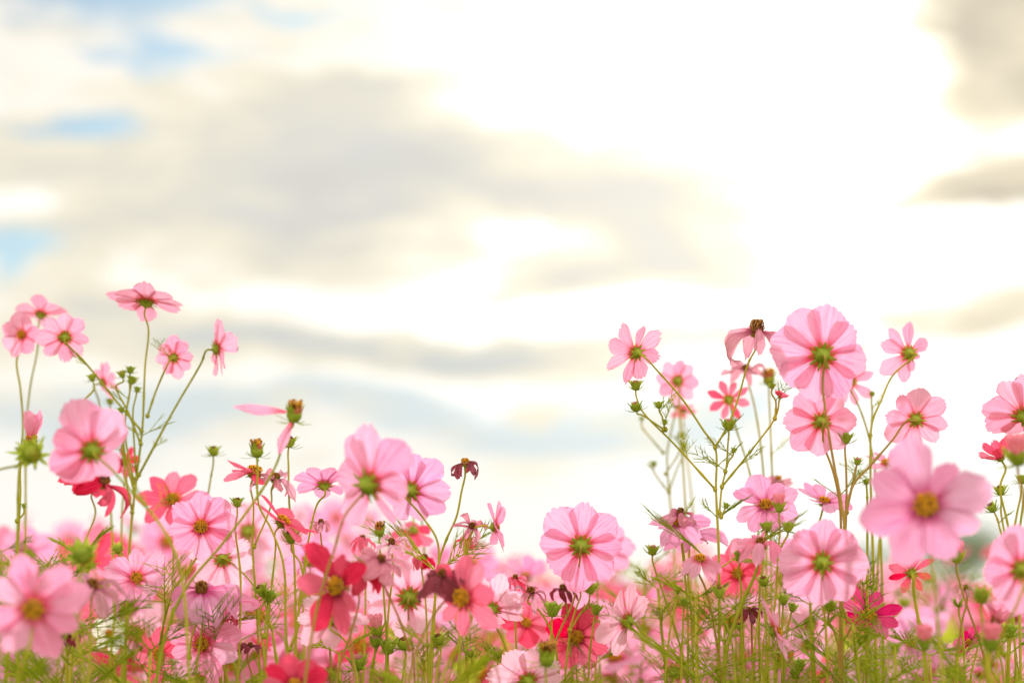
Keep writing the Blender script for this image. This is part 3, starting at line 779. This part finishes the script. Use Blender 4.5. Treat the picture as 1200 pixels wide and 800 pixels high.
plant('sharp pink bloom turned right, rusty disc, beside the large blurred lower-left one', 1.48,
  F(160, 677, 40, (.28, .35, .8), 'pink', wid=.95, td=.10, cup=.28, nt=4, spin=.05, lens=[1, 1.1, 1, .95, 1.1, 1.2, .8, .8], wp=[(176, 690), (205, 712), (232, 735), (262, 780)]), group='sharp pink cosmos', fol=.3)
plant('blurred green seed head from below between two blurred left-hand blooms', 1.2,
  B(97, 649, 13, (-.1, .6, .8), 'green', wp=[(92, 680), (88, 730), (98, 790)]), name='cosmos_bud', cat='flower bud', group='cosmos buds', fol=.2)
plant('wilted bloom with green cup and dangling purple petals, lower left', 1.25,
  W(108, 690, 38, (.1, 1, .2), 'faded', fall=2.3, wid=.55, cr=.35, wp=[(106, 730), (104, 790)]), group='wilted cosmos', fol=.2)
plant('white petals of a small bloom low at left among green leaves', 1.62,
  F(128, 742, 26, (.3, .2, .8), 'white', np=7, wid=.8, wp=[(130, 780)]), group='white cosmos', fol=.6)
plant('blurred red bloom low at left behind the leaves', 1.9,
  F(152, 762, 34, (.1, .4, .9), 'rose', wp=[(152, 800)]), group='red cosmos', fol=.6)
plant('tiny red side-facing bloom between the lowest sharp bloom and the crimson one', 1.6,
  F(303, 757, 18, (.4, .8, .2), 'rose', cup=.6, wp=[(306, 790)]), group='red cosmos', fol=.4)
plant('two flat buds side by side on a forked stalk, left of the blurred crimson bloom', 1.44,
  B(306, 691, 8, (-.4, 1, .1), 'brown', wp=[(304, 715), (310, 770)]),
  B(317, 698, 8, (.3, 1, .1), 'green', wp=[(312, 720), (310, 745)]), name='cosmos_bud', cat='flower buds', group='cosmos buds', fol=.4)
plant('round green bud low between the big blurred bloom and its sharp neighbour', 1.6,
  B(138, 643, 6, (0, .7, .6), wp=[(138, 680)]), name='cosmos_bud', cat='flower bud', group='cosmos buds', fol=.5)
plant('dark green calyx with pink petals behind the crimson side-facing bloom', 1.66,
  F(363, 656, 36, (.2, .3, -.9), 'lilac', wid=.9, np=7, wp=[(360, 690)]), fol=.3)
# buds along the bottom centre
for (x, y, r, kd, lb) in ((419, 775, 11, 'pink', 'fat green bud with pink crown near the bottom, left of centre'),
                      (440, 750, 8, 'pink', 'bud with purple tips in the bottom centre pair, left one'),
                      (455, 757, 10, 'green', 'bright green star-shaped bud beside a cut stalk, bottom centre'),
                      (473, 753, 9, 'brown', 'rust-tipped bud under the pale bloom seen from behind'),
                      (514, 748, 8, 'brown', 'dark round bud below the blackened dead bloom'),
                      (551, 764, 6, 'pink', 'small pink-capped bud under the blurred rose bloom'),
                      (583, 764, 7, 'pink', 'small pink-capped bud nearest the bottom pale bloom'),
                      (442, 737, 9, 'petals', 'bud opening with purplish petals above the bottom centre bud pair')):
    plant(lb, 1.5, B(x, y, r, (R_.uniform(-.2, .2), 1, .1), kd, wp=[(x + R_.uniform(-5, 5), y + 30)]), name='cosmos_bud', cat='flower bud', group='cosmos buds', fol=.35)
# ------------------------------------------------------------------ centre
plant('large sharp pink bloom from behind, alone against pale sky at centre', 1.5,
  F(681, 639, 57, (.05, .06, -1), 'pink', wid=1.2, td=.08, jit=1, cup=.06, spin=.05, wp=[(678, 668), (672, 704), (660, 730), (650, 755), (640, 800)]), group='sharp pink cosmos', red=True, fol=.4)
plant('blurred petals of a bloom peeping out right of the large centre bloom', 1.75,
  F(704, 643, 42, (.1, .1, -1), 'pink', wid=1.1, wp=[(700, 690)]))
plant('sharp pale pink bloom with cupped petals facing left on a long slanting stalk', 1.48,
  F(735, 727, 46, (-.62, .20, -.62), 'pale', wid=1.05, td=.02, cup=.30, curl=-.15, spin=.2, wp=[(752, 740), (775, 758), (802, 784), (830, 830)]), group='sharp pink cosmos', fol=.4)
plant('crimson bloom with golden disc behind the large centre bloom', 1.6,
  F(676, 745, 42, (.05, .1, 1), 'crimson', wid=.95, cup=.1, wp=[(676, 790)]), group='red cosmos', fol=.5)
plant('orange-brown seed head standing before a pale bloom at the bottom centre', 1.3,
  S(641, 768, 13, (.08, 1, .15), wp=[(640, 800), (636, 840)]), name='cosmos_seed_head', cat='seed head', group='cosmos seed heads', fol=.2)
plant('pale pink bloom cut by the bottom edge, behind the orange-brown seed head', 1.45,
  F(618, 796, 48, (-.1, .35, -.9), 'pale', wid=1.0, cup=.05, spin=.15, wp=[(618, 840)]), fol=.3)
plant('bright green plump bud left of the crimson bloom with golden disc', 1.46,
  B(648, 713, 10, (.1, 1, 0), 'green', wp=[(646, 740), (642, 790)]), name='cosmos_bud', cat='flower bud', group='cosmos buds', fol=.3)
plant('pair of round green buds directly below the large centre bloom', 1.58,
  B(679, 684, 8, (-.1, 1, 0), wp=[(676, 710), (668, 740)]), B(692, 688, 8, (.1, 1, 0), wp=[(690, 705), (678, 722), (668, 738)]), name='cosmos_bud', cat='flower buds', group='cosmos buds', fol=.4)
plant('dry straw-like seed head left of the bright green plump bud', 1.52,
  W(621, 695, 27, (.2, .9, .3), 'faded', fall=2.8, wid=.3, cr=.6, wp=[(632, 715), (648, 745), (655, 790)]), group='wilted cosmos', fol=.3)
plant('rose bloom half hidden under the dry straw-like seed head', 1.68,
  F(616, 730, 36, (.2, .5, .6), 'rose', wp=[(620, 770)]), group='red cosmos', fol=.4)
plant('blurred lilac pink bloom upright behind the dry straw-like seed head', 2.0,
  F(616, 676, 34, (.1, .8, .3), 'lilac', wid=.8, cup=.6, wp=[(616, 710)]), fol=.4)
plant('small green-capped bud left of the sharp pale pink cupped bloom', 1.55,
  B(699, 713, 7, (.2, 1, 0), 'green', wp=[(695, 735), (690, 780)]), name='cosmos_bud', cat='flower bud', group='cosmos buds', fol=.4)
# ------------------------------------------------------------------ right of centre: the branching plant
plant('tall branching cosmos with a leftmost pink bloom and thread leaves against the sky', 1.5,
  F(745, 413, 43, (-.50, .28, -.78), 'blush', wid=.78, td=.10, cup=.30, curl=-.15, spin=.15, lens=[.95, 1, .9, 1.05, 1.05, .95, 1, 1],
    wp=[(772, 436), (800, 468), (825, 505), (838, 524), (839, 574), (842, 640), (843, 720), (842, 800)]),
  W(887, 389, 46, (.03, 1, .15), 'faded', fall=3.0, wid=.5, cr=.35, np=8, wp=[(877, 425), (864, 470), (852, 500), (838, 524)]),
  B(745, 451, 7, (0, 1, 0), 'pink', wp=[(746, 466), (753, 482), (790, 520), (838, 573)]),
  B(745, 476, 7, (-.2, 1, 0), 'pink', wp=[(752, 486), (778, 503)]),
  B(772, 474, 5, (-.1, 1, 0), wp=[(776, 488), (779, 503)]),
  B(779, 494, 3.5, (.1, 1, 0), wp=[(780, 503)]),
  B(854, 497, 8, (0, 1, 0), 'pink', wp=[(853, 520), (851, 548), (846, 570), (843, 600)]),
  B(860, 527, 3.5, (.2, 1, 0), wp=[(854, 540), (850, 552)]),
  B(905, 452, 4, (.1, 1, 0), 'green', wp=[(909, 470), (908, 490)]),
  F(914, 466, 12, (.2, .8, 0), 'rose', cup=.8, wp=[(912, 478), (908, 490), (880, 528), (846, 570)]),
  B(851, 592, 4, (.4, 1, 0), wp=[(845, 605)]), group='branching cosmos', fol=1.6, name='cosmos_plant', rad=.9)
plant('thin branching plant of small blurred green buds left of the tall branching cosmos', 1.85,
  B(792, 472, 6, wp=[(790, 490), (782, 530), (784, 575), (790, 640)]),
  B(799, 509, 4, wp=[(796, 530), (780, 555)]), B(801, 522, 5, wp=[(795, 545), (784, 575)]),
  B(766, 543, 4, wp=[(771, 560), (784, 577)]), B(752, 490, 3, wp=[(760, 510), (777, 530)]), name='cosmos_bud', cat='flower buds', group='cosmos buds', fol=.3)
plant('blurred round pink bloom from behind, right of the leftmost branching bloom', 1.8,
  F(794, 446, 30, (0, .05, -1), 'blush', wid=1.0, td=.03, cup=.1, wp=[(796, 480), (800, 540), (805, 620)]), group='blurred high cosmos', fol=.1)
plant('small blurred red bloom just under the blurred round pink one', 1.95,
  F(801, 481, 18, (.1, .7, -.6), 'rose', wid=.8, cup=.2, wp=[(803, 520), (812, 600)]), group='red cosmos', fol=.1)
plant('star-shaped rose red bloom with narrow petals below the curled wilted one', 1.72,
  F(854, 468, 27, (.05, .2, -1), 'rose', wid=.62, td=.05, cup=.1, spin=.3, wp=[(862, 500), (880, 560), (890, 640)]), group='red cosmos', fol=.1)
plant('blurred wilted pink bloom hanging between the star-shaped red and largest pink bloom', 1.75,
  W(874, 434, 22, (-.2, .9, .2), 'faded', fall=1.6, wid=.7, wp=[(885, 480), (895, 560)]), S(901, 443, 9, wp=[(902, 480), (905, 560), (908, 620)]), group='wilted cosmos', fol=.1)
# ------------------------------------------------------------------ right: the high pink group
HI = 'high pink cosmos at right'
plant('largest pink bloom from behind, topmost of the right-hand group', 1.42,
  F(963, 416, 62, (-.02, .10, -1), 'pink', wid=1.32, td=.06, jit=.8, cup=.10, spin=.2, wp=[(964, 450), (970, 500), (978, 548), (986, 590), (992, 650), (985, 730)]), red=True, group=HI, fol=.2)
plant('ribbed pink bloom from behind with star calyx, directly below the largest one', 1.48,
  F(962, 494, 45, (.0, .05, -1), 'blush', wid=1.2, td=.05, cup=.05, spin=.05, wp=[(965, 520), (975, 548), (984, 590), (985, 680)]),
  B(991, 513, 8, (.05, 1, .1), 'green', wp=[(991, 540), (992, 580), (990, 640)]),
  B(1005, 540, 5, (.2, 1, .2), 'pink', wp=[(1000, 562), (992, 600)]), red=True, group=HI, fol=.2)
plant('half-hidden pink bloom sticking out behind the largest one', 1.66,
  F(996, 447, 34, (.3, .1, -.9), 'blush', wid=.7, cup=.1, wp=[(1008, 480), (1020, 520), (1030, 600)]),
  B(1022, 461, 3.5, (.1, 1, 0), wp=[(1022, 480), (1020, 510)]), group=HI, fol=.2)
plant('sparse pink bloom with gaps between petals at the upper right', 1.6,
  F(1064, 414, 42, (-.35, .05, -.95), 'blush', wid=.72, td=.06, cup=.18, np=8, spin=.2, lens=[.95, 1, .98, .95, .55, .6, .9, 1.02], wp=[(1046, 440), (1032, 470), (1022, 495), (1020, 540), (1022, 620)]), group=HI, fol=.4)
plant('pink bloom with bright green star calyx on a ruddy stalk slanting left', 1.46,
  F(1073, 491, 41, (.10, .15, -1), 'blush', wid=.95, td=.04, cup=.10, spin=.15, wp=[(1062, 494), (1046, 515), (1020, 545), (1000, 568), (990, 610), (985, 700)]), red=True, group=HI, fol=.2)
plant('pink bloom cut off by the right edge, halfway up', 1.5,
  F(1199, 486, 56, (.05, .55, -.65), 'blush', wid=1.0, td=.05, cup=.35, spin=.1, wp=[(1204, 520), (1200, 580), (1190, 660)]), group=HI, fol=.3)
plant('rose pink bloom with curled petals below the bloom cut by the right edge', 1.5,
  F(1172, 536, 30, (-.35, .6, .2), 'rose', wid=.85, cup=.6, curl=.3, crumple=.15, wp=[(1172, 570), (1180, 610), (1192, 670)]), group='red cosmos', fol=.3)
plant('blurred red bud at the right edge beside the curled rose pink bloom', 1.2,
  B(1192, 534, 13, (-.1, 1, .2), 'petals', wp=[(1196, 570), (1206, 640)]), name='cosmos_bud', cat='flower bud', group='cosmos buds', red=True, fol=.2)
plant('slim stalk with two pale green buds near the right edge', 1.55,
  B(1172, 574, 7, (-.1, 1, 0), 'brown', wp=[(1173, 600), (1180, 640), (1186, 700)]),
  B(1162, 594, 7, (-.5, 1, 0), 'brown', wp=[(1172, 620), (1181, 645)]), B(1197, 561, 6, wp=[(1192, 600), (1183, 650)]), name='cosmos_bud', cat='flower buds', group='cosmos buds', fol=.3)
plant('huge blurred pink bloom with orange disc in front, right of centre', 1.12,
  F(1086, 593, 84, (-.30, .42, .88), 'lilac', wid=.95, td=.03, nt=3, jit=1.9, cup=.06, curl=.05, spin=.3, lens=[.95, .85, 1.1, .95, 1, .9, 1.0, .8], wp=[(1090, 640), (1100, 740)]), fol=.2, group='blurred near cosmos')
plant('small pink bloom with yellow disc peeking over the huge blurred one', 1.64,
  F(1039, 543, 32, (0, .85, .4), 'pink', wid=.7, np=7, cup=.3, wp=[(1038, 580), (1030, 640)]), fol=.2)
plant('round pink bloom with green centre, flat face-on, left of the huge blurred one', 1.34,
  F(963, 659, 55, (0, 0, -1), 'pink', wid=1.3, td=.04, jit=.8, cup=.04, spin=.1, wp=[(962, 690, 1.38), (968, 740, 1.4)]), fol=.3, group='blurred near cosmos')
plant('blurred pink bloom with green centre at the right edge', 1.2,
  F(1196, 667, 54, (-.05, .05, -1), 'pink', wid=1.25, td=.02, cup=.05, wp=[(1195, 700, 1.23), (1170, 760, 1.25)]), fol=.3, group='blurred near cosmos')
plant('small dark red star-shaped bloom under the huge blurred pink one', 1.5,
  F(1068, 671, 31, (.0, .35, -.9), 'crimson', wid=.62, td=.05, cup=.12, spin=.3, wp=[(1071, 695), (1077, 730), (1086, 790)]), group='red cosmos', rad=1.5, fol=.9)
plant('magenta bloom with yellow disc and upright petals at lower right', 1.47,
  F(1017, 722, 46, (.08, .62, .60), 'magenta', wid=.72, td=.04, cup=.35, spin=.3, wp=[(1016, 760), (1010, 810)]), group='red cosmos', fol=.7)
plant('lilac bloom with small yellow disc seen from the side, left of huge blurred one', 1.56,
  F(966, 588, 38, (.15, .88, .32), 'lilac', wid=.75, cup=.35, td=.04, wp=[(958, 620), (950, 680)]), fol=.3)
plant('flat pink bloom with orange disc right of the branching plant', 1.52,
  F(897, 592, 43, (-.12, .62, .70), 'lilac', wid=1.05, td=.03, cup=.05, spin=.3, wp=[(896, 640), (890, 700)]), fol=.3, group='sharp pink cosmos')
plant('opening pink-tipped bud before the flat pink bloom, with two green buds below', 1.45,
  B(913, 593, 7.5, (0, 1, 0), 'petals', wp=[(914, 620), (912, 645), (909, 700), (900, 760)]),
  B(898, 617, 7, (-.1, 1, 0), wp=[(902, 630), (910, 645)]), B(924, 617, 7, (.1, 1, 0), wp=[(920, 632), (911, 648)]), name='cosmos_bud', cat='flower buds', group='cosmos buds', fol=.5)
plant('small reddish bloom from behind above the flat pink bloom', 1.7,
  F(911, 570, 20, (0, .7, -.6), 'faded', cup=.1, wp=[(905, 610)]), S(911, 566, 7, wp=[(905, 612)]), fol=.1)
plant('withered pink bloom with brown crumpled heart left of the branching plant', 1.52,
  F(795, 613, 38, (-.15, .75, .35), 'lilac', wid=1.0, cup=.0, curl=-.3, crumple=.12, skip=(1, 2), wp=[(800, 650), (806, 720)]),
  W(797, 602, 24, (.1, .9, .3), 'faded', fall=2.6, wid=.7, cr=.55, wp=[(800, 640), (804, 670)]), group='wilted cosmos', fol=.3)
plant('small rose-lilac bloom with drooping petals under the withered brown-hearted one', 1.56,
  W(808, 630, 34, (0, 1, .2), 'lilac', fall=1.4, wid=.9, cr=.15, wp=[(806, 670), (810, 720)]), fol=.3, group='wilted cosmos')
plant('pale green bud on a thin stalk between the centre bloom and withered one', 1.54,
  B(765, 644, 7, (.05, 1, 0), 'pink', wp=[(767, 665), (782, 710), (800, 770)]), name='cosmos_bud', cat='flower bud', group='cosmos buds', fol=.8)
plant('wilting rose pink bloom with orange disc and loose folded petals, lower right centre', 1.46,
  F(820, 655, 36, (.08, .8, .5), 'blush', wid=.7, cup=.0, curl=-1.1, crumple=.25, wp=[(827, 690), (838, 740), (846, 800)]), group='wilted cosmos', red=True, fol=.9)
plant('dark green calyx topped with crumpled pink petals left of the round pink bloom', 1.42,
  W(891, 640, 34, (.08, 1, .1), 'blush', fall=2.2, wid=.9, cr=.5, disc='old', wp=[(885, 672), (866, 715), (852, 760), (848, 810)]), group='wilted cosmos', rad=1.5, fol=.8)
plant('rose pink bloom half hidden behind the crumpled one, lower right centre', 1.62,
  F(864, 672, 38, (-.1, .4, .8), 'rose', wid=1.0, wp=[(862, 720)]), group='red cosmos', fol=.7)
plant('small bud with pink cap on a dark bent stalk above the thread leaves', 1.44,
  B(867, 650, 8, (.1, 1, 0), 'pink', wp=[(865, 670), (868, 684), (869, 720)]), name='cosmos_bud', cat='flower bud', group='cosmos buds', fol=.8)
plant('dark-topped bud on a curved purple stalk in the thread leaves', 1.4,
  B(843, 693, 8, (0, 1, 0), 'brown', wp=[(842, 710), (848, 726), (856, 745), (862, 800)]), name='cosmos_bud', cat='flower bud', group='cosmos buds', fol=1)
plant('narrow pink bloom seen edge-on, leaning diagonally below the round pink one', 1.42,
  F(908, 738, 44, (.88, .42, .05), 'blush', wid=.85, td=.03, cup=.22, spin=.3, wp=[(897, 742), (893, 770), (895, 810)]), group='blurred near cosmos', fol=.8)
plant('blurred pink bloom with dark centre under the round pink one', 1.7,
  F(950, 731, 30, (0, .2, -.9), 'blush', wid=.85, disc='old', wp=[(952, 770)]), fol=.8)
plant('second blurred pink bloom with dark centre, lower than its neighbour', 1.74,
  F(946, 756, 27, (-.2, .1, -.9), 'pink', wid=.8, disc='old', wp=[(948, 790)]), fol=.8)
plant('blurred red bloom low in the gap right of the centre bloom', 2.1,
  F(793, 782, 32, (0, .15, 1), 'crimson', wid=1.1, wp=[(794, 820)]), group='red cosmos', fol=.5)
plant('blurred magenta-pink bloom at the bottom edge right of centre', 2.0,
  F(965, 789, 24, (0, .3, 1), 'rose', wp=[(966, 830)]), group='red cosmos', fol=.5)
plant('large thick-stalked blurred seed head at the bottom right', 1.18,
  B(1083, 752, 10, (0, 1, .1), 'petals', wp=[(1083, 780), (1088, 830)]), name='cosmos_bud', cat='flower bud', group='cosmos buds', rad=1.5, fol=.5)
plant('blurred dark cup with pink fading petals at the bottom right', 1.18,
  B(1161, 752, 11, (.05, 1, .15), 'petals', wp=[(1158, 780), (1166, 830)]), name='cosmos_bud', cat='flower bud', group='cosmos buds', rad=1.5, fol=.5)
plant('half-folded pink bloom above the blurred dark cup at lower right', 1.35,
  W(1166, 730, 34, (.3, 1, .1), 'blush', fall=1.2, wid=.7, cup=1.4, cr=.3, wp=[(1172, 770), (1178, 820)]), group='wilted cosmos', fol=.5)
plant('small magenta petals low between the two blurred bottom-right heads', 1.5,
  F(1136, 752, 22, (-.5, .3, .3), 'magenta', np=6, wid=.8, cup=.3, wp=[(1138, 790)]), group='red cosmos', fol=1)
plant('pink-tipped bud on a ruddy stalk right of the dark red star bloom', 1.4,
  B(1121, 651, 9, (0, 1, 0), 'petals', wp=[(1124, 680), (1134, 712), (1146, 745), (1158, 790)]), name='cosmos_bud', cat='flower bud', group='cosmos buds', red=True, fol=1)
plant('blurred yellow-green bud near the bottom right, left of the edge bloom', 1.25,
  B(1150, 697, 10, (0, 1, .2), 'green', wp=[(1152, 730), (1156, 790)]), name='cosmos_bud', cat='flower bud', group='cosmos buds', fol=.6)
for (x, y, r, kd, lb) in ((972, 709, 8, 'green', 'green bud under the right rim of the round pink bloom'),
                      (918, 702, 7, 'green', 'green bud on a brown forked stalk left of the round pink bloom'),
                      (929, 711, 6, 'green', 'smaller green bud beside the forked brown stalk'),
                      (937, 778, 8, 'green', 'star-shaped dark green bud at the bottom, right of the edge-on bloom'),
                      (932, 788, 7, 'green', 'dark green bud touching the bottom edge, right of the edge-on bloom'),
                      (1123, 705, 6, 'green', 'small green bud below the pink-tipped ruddy-stalked bud'),
                      (866, 733, 5, 'brown', 'tiny dark bud deep in the thread leaves'),
                      (802, 705, 5, 'green', 'little pale green bud at the upper edge of the thread leaves'),
                      (794, 690, 5, 'green', 'little pale green bud above the left thread leaves'),
                      (895, 680, 7, 'brown', 'rusty dry bud beside the round pink bloom'),
                      (1183, 738, 9, 'green', 'dark green bud leaning beside the half-folded pink bloom'),
                      (1015, 564, 4, 'green', 'tiny green bud left of the huge blurred bloom')):
    plant(lb, 1.48, B(x, y, r, (R_.uniform(-.25, .25), 1, .1), kd, wp=[(x + R_.uniform(-8, 8), y + 35)]), name='cosmos_bud', cat='flower bud', group='cosmos buds', fol=.9)

# spent heads scattered through the lower left and middle
for (x, y, r, d, col, lb) in ((262, 727, 22, 1.5, 'crimson', 'shrivelled crimson bloom between the two lowest sharp pink blooms at left'),
                             (376, 613, 17, 1.56, 'faded', 'small shrivelled bloom above the blurred crimson bloom'),
                             (293, 757, 16, 1.5, 'dried', 'dark dead bloom right of the lowest sharp pink bloom'),
                             (425, 632, 18, 1.6, 'rose', 'curled red petals above the dark shrivelled yellow-tipped bloom'),
                             (497, 655, 20, 1.58, 'crimson', 'limp crimson bloom left of the blackened dead bloom'),
                             (604, 678, 18, 1.55, 'rose', 'limp rose bloom left of the large centre bloom'),
                             (660, 690, 20, 1.6, 'dried', 'dead brown bloom just under the large centre bloom'),
                             (80, 745, 18, 1.4, 'dried', 'dead brown bloom below the large blurred lower-left bloom'),
                             (878, 716, 17, 1.5, 'dried', 'dry brown curled head in the thread leaves, right of centre'),
                             (1132, 690, 16, 1.45, 'faded', 'faded drooping head beside the blurred yellow-green bud')):
    plant(lb, d, W(x, y, r, (R_.uniform(-.3, .3), 1, R_.uniform(-.1, .4)), col, fall=R_.uniform(2.2, 3), wid=.6, cr=.4, wp=[(x + R_.uniform(-6, 6), y + 40)]), group='wilted cosmos', red=R_.random() < .5, fol=.3)

# ------------------------------------------------------------------ leafy shoots without flowers
def shoot(x, ytop, d, label, seed, thick=1.0, L=.085):
    r = random.Random(seed); g = at(x, 700, d); base = Vector((g.x + r.uniform(-.04, .04), g.y, 0))
    root = empty('leafy_shoot', base); tag(root, label, 'leafy stalk', 'leafy cosmos stalks without flowers')
    top = at(x, ytop, d); mb = MB(); fo = MB()
    sp = spline([top, top.lerp(base, .35) + Vector((r.uniform(-.02, .02), r.uniform(-.02, .02), 0)), base.lerp(top, .3), base + Vector((0, 0, -.01))], 10)
    mb.tube([p - base for p in sp], [(.0009 + .0013 * min(1, i / 20)) * thick for i in range(len(sp))], GM['stem'], 6)
    z = top.z; k = 0
    while z > .3:
        f = (top.z - z) / top.z; i = min(range(len(sp)), key=lambda j: abs(sp[j].z - z)); j = i + 1 if i + 1 < len(sp) and sp[i].z > z else max(0, i - 1)
        a, b = sp[i], sp[j]; g_ = 0 if abs(a.z - b.z) < 1e-6 else (a.z - z) / (a.z - b.z); p = a.lerp(b, max(0, min(1, g_)))
        q = k * 1.57 + r.uniform(-.4, .4)
        for s in (0, pi):
            feather(fo, p - base, Vector((cos(q + s), sin(q + s), r.uniform(.4, 1.0))), L * r.uniform(.6, 1.1) * min(1, .45 + k * .2), r, .00055, 1.1)
        z -= r.uniform(.018, .032) if z > CH - .16 else .09; k += 1
    mb.build('stem', root); fo.build('foliage', root)
r = random.Random(11)
zones = ((820, 990, 5, 660, 730, 'right of centre, below the branching plant'), (740, 830, 3, 665, 720, 'right of the centre bloom'), (985, 1200, 7, 715, 770, 'at the lower right'),
         (0, 110, 6, 640, 730, 'at the lower left edge'), (110, 330, 4, 730, 780, 'low at left'), (330, 740, 5, 755, 795, 'low in the middle'))
for (x0, x1, n, ya, yb, where) in zones:
    for i in range(n):
        d = r.choice((1.4, 1.46, 1.5, 1.54, 1.6, 1.7, 1.85))
        depth = 'sharp' if abs(d - 1.5) < .07 else ('slightly blurred near' if d < 1.5 else 'blurred farther')
        shoot(x0 + (x1 - x0) * (i + r.random()) / n, r.uniform(ya, yb), d, f'{depth} feathery green cosmos shoot {where}', r.randrange(9999), r.uniform(.9, 1.5))

# ------------------------------------------------------------------ the rows behind: countable, blurred, copied from a few originals
def proto(col, face, seed, two):
    r = random.Random(seed); root = empty('cosmos_flower', (0, 0, 0)); R = .037
    mb = MB(); fo = MB()
    def bloom(top, n, R, first):
        q = n.to_track_quat('Z', 'Y'); cup = r.uniform(.0, .4)
        cal = link('flower_head', calyx_mesh(R, cup, r), root); cal.location = top; cal.rotation_mode = 'QUATERNION'; cal.rotation_quaternion = q
        ds = link('flower_disc', DISC['open'][seed % 3], cal); ds.scale = (R,) * 3
        ms = [petal_mesh(PM[col], R * r.uniform(.88, 1.03), r.uniform(.8, 1.1), cup + r.uniform(-.15, .15), r.uniform(-.5, .2), 4, .08, r, r.uniform(-.1, .3), nu=7, nv=10) for _ in range(4)]
        for i in range(8):
            if r.random() < .06: continue
            p = link('petal', ms[r.randrange(4)], cal); p.rotation_euler = (r.uniform(-.2, .3), 0, 2 * pi * i / 8 + r.uniform(-.07, .07)); p.location = (0, 0, .0004 * (i % 2))
        e = top - n * R * .17
        if first: sp = spline([e, e - n * .02 + Vector((0, 0, -.01)), Vector((r.uniform(-.02, .02), r.uniform(-.02, .02), .72)), Vector((r.uniform(-.03, .03), 0, .35)), Vector((0, 0, -.02))], 5)
        else: sp = spline([e, e - n * .015 + Vector((0, 0, -.01)), Vector((top.x * .35, top.y * .35, top.z - .10)), bloom.main[12]], 5)
        mb.tube(sp, [.001 + .001 * min(1, i / 12) for i in range(len(sp))], GM['stem'], 5)
        return sp
    bloom.main = bloom(Vector((0, 0, .90)), face.normalized(), R, True)
    if two:
        a = r.uniform(0, 6.3); rr = r.uniform(.05, .075)
        f2 = Vector((face.x + r.uniform(-.8, .8), face.y + r.uniform(-.8, .8), face.z + .3)).normalized()
        bloom(Vector((rr * cos(a), rr * sin(a) * .6, .90 - r.uniform(.03, .075))), f2, R * r.uniform(.8, 1), False)
    if r.random() < .6:
        p = Vector((r.uniform(-.05, .05), r.uniform(-.03, .03), r.uniform(.86, .93))); o = link('bud', bud_mesh(.006, r, r.choice(('green', 'pink'))), root); o.location = p
        mb.tube(spline([p - Vector((0, 0, .006)), Vector((p.x * .8, p.y * .8, p.z - .05)), bloom.main[10]], 4), [.0008] * 9, GM['stem'], 4)
    for p in bloom.main[13::3]:
        if p.z < .3: break
        for s in (0, 1):
            a = r.uniform(0, 6.3); feather(fo, p, Vector((cos(a), sin(a), .8)), r.uniform(.04, .07), r, .0006, .7)
    mb.build('stem', root); fo.build('foliage', root)
    return root
protos = []
CW = {'pink': 'pink', 'pale': 'pale pink', 'lilac': 'lilac pink', 'rose': 'rose red', 'crimson': 'crimson', 'blush': 'warm pink'}
for k, (c, w) in enumerate((('pink', 6), ('pale', 4), ('lilac', 3), ('blush', 4), ('rose', 2), ('crimson', 1))):
    for j, fc in enumerate((Vector((.2, -.9, .45)), Vector((-.3, .8, .4)), Vector((.5, .2, .9)), Vector((-.6, -.5, .5)))):
        protos.append([c, w, proto(c, fc, 40 + k * 7 + j, j != 1), j, False])
FACE = ('facing forward', 'seen from behind', 'facing up', 'turned left')
r = random.Random(23)
def topline(x):      # how high the crowd behind reaches, in the photograph
    pts = ((0, 610), (120, 590), (250, 600), (420, 590), (540, 640), (600, 655), (640, 690), (760, 690), (800, 650), (900, 625), (1000, 640), (1100, 660), (1200, 660))
    for (a, b), (c, e) in zip(pts, pts[1:]):
        if a <= x <= c: return b + (e - b) * (x - a) / (c - a)
    return 650
placed = 0
LM = ((130, 'left of the soft pink blooms'), (330, 'behind the soft pink blooms'), (480, 'behind the blurred crimson bloom'), (620, 'behind the blurred rose bloom'),
      (780, 'around the large centre bloom'), (930, 'behind the branching plant'), (1060, 'behind the round pink bloom'), (1300, 'behind the huge blurred bloom'))
N = 215
for i in range(N):
    x = -60 + 1320 * ((i * .61803) % 1)
    f = i / N
    d = 1.85 + 2.6 * f ** 1.2 + r.uniform(-.1, .1)
    if d < 2.1 and 640 < x < 760: d += .6
    y = topline(max(0, min(1200, x))) + (r.random() ** .95) * (200 - 18 * d) + 8 + (22 if d < 2.3 else 0)
    if i % 4 == 1: d = r.uniform(1.75, 2.3); y = r.uniform(725, 800)
    # warm pinks dominate; reds are fewer
    tot = sum(p[1] for p in protos); q = r.uniform(0, tot)
    for p in protos:
        q -= p[1]
        if q <= 0: break
    o = p[2] if not p[4] else copy_tree(p[2]); p[4] = True
    P_ = at(x, y, d); s = P_.z / .90
    o.location = (P_.x, P_.y, 0); o.scale = (1, 1, 1)
    # reach the wanted height by sinking or lifting the root a little, then turn it
    o.location.z = P_.z - .90 if P_.z < .90 else 0
    if P_.z >= .90: o.scale = (1, 1, s)
    a = r.uniform(-.6, .6); o.rotation_euler = (0, 0, a)
    o.scale = (o.scale[0], o.scale[1], o.scale[2])
    where = next(w for lim, w in LM if x < lim)
    far = 'softly blurred' if d < 2.4 else ('strongly blurred' if d < 3.3 else 'small far blurred')
    tag(o, f'{far} {CW[p[0]]} cosmos {FACE[p[3]]}, {where}', 'cosmos flower', f'{far} {CW[p[0]]} cosmos {where}')
for p in protos:
    if not p[4]:
        def rm(o):
            for c in list(o.children): rm(c)
            bpy.data.objects.remove(o)
        rm(p[2])
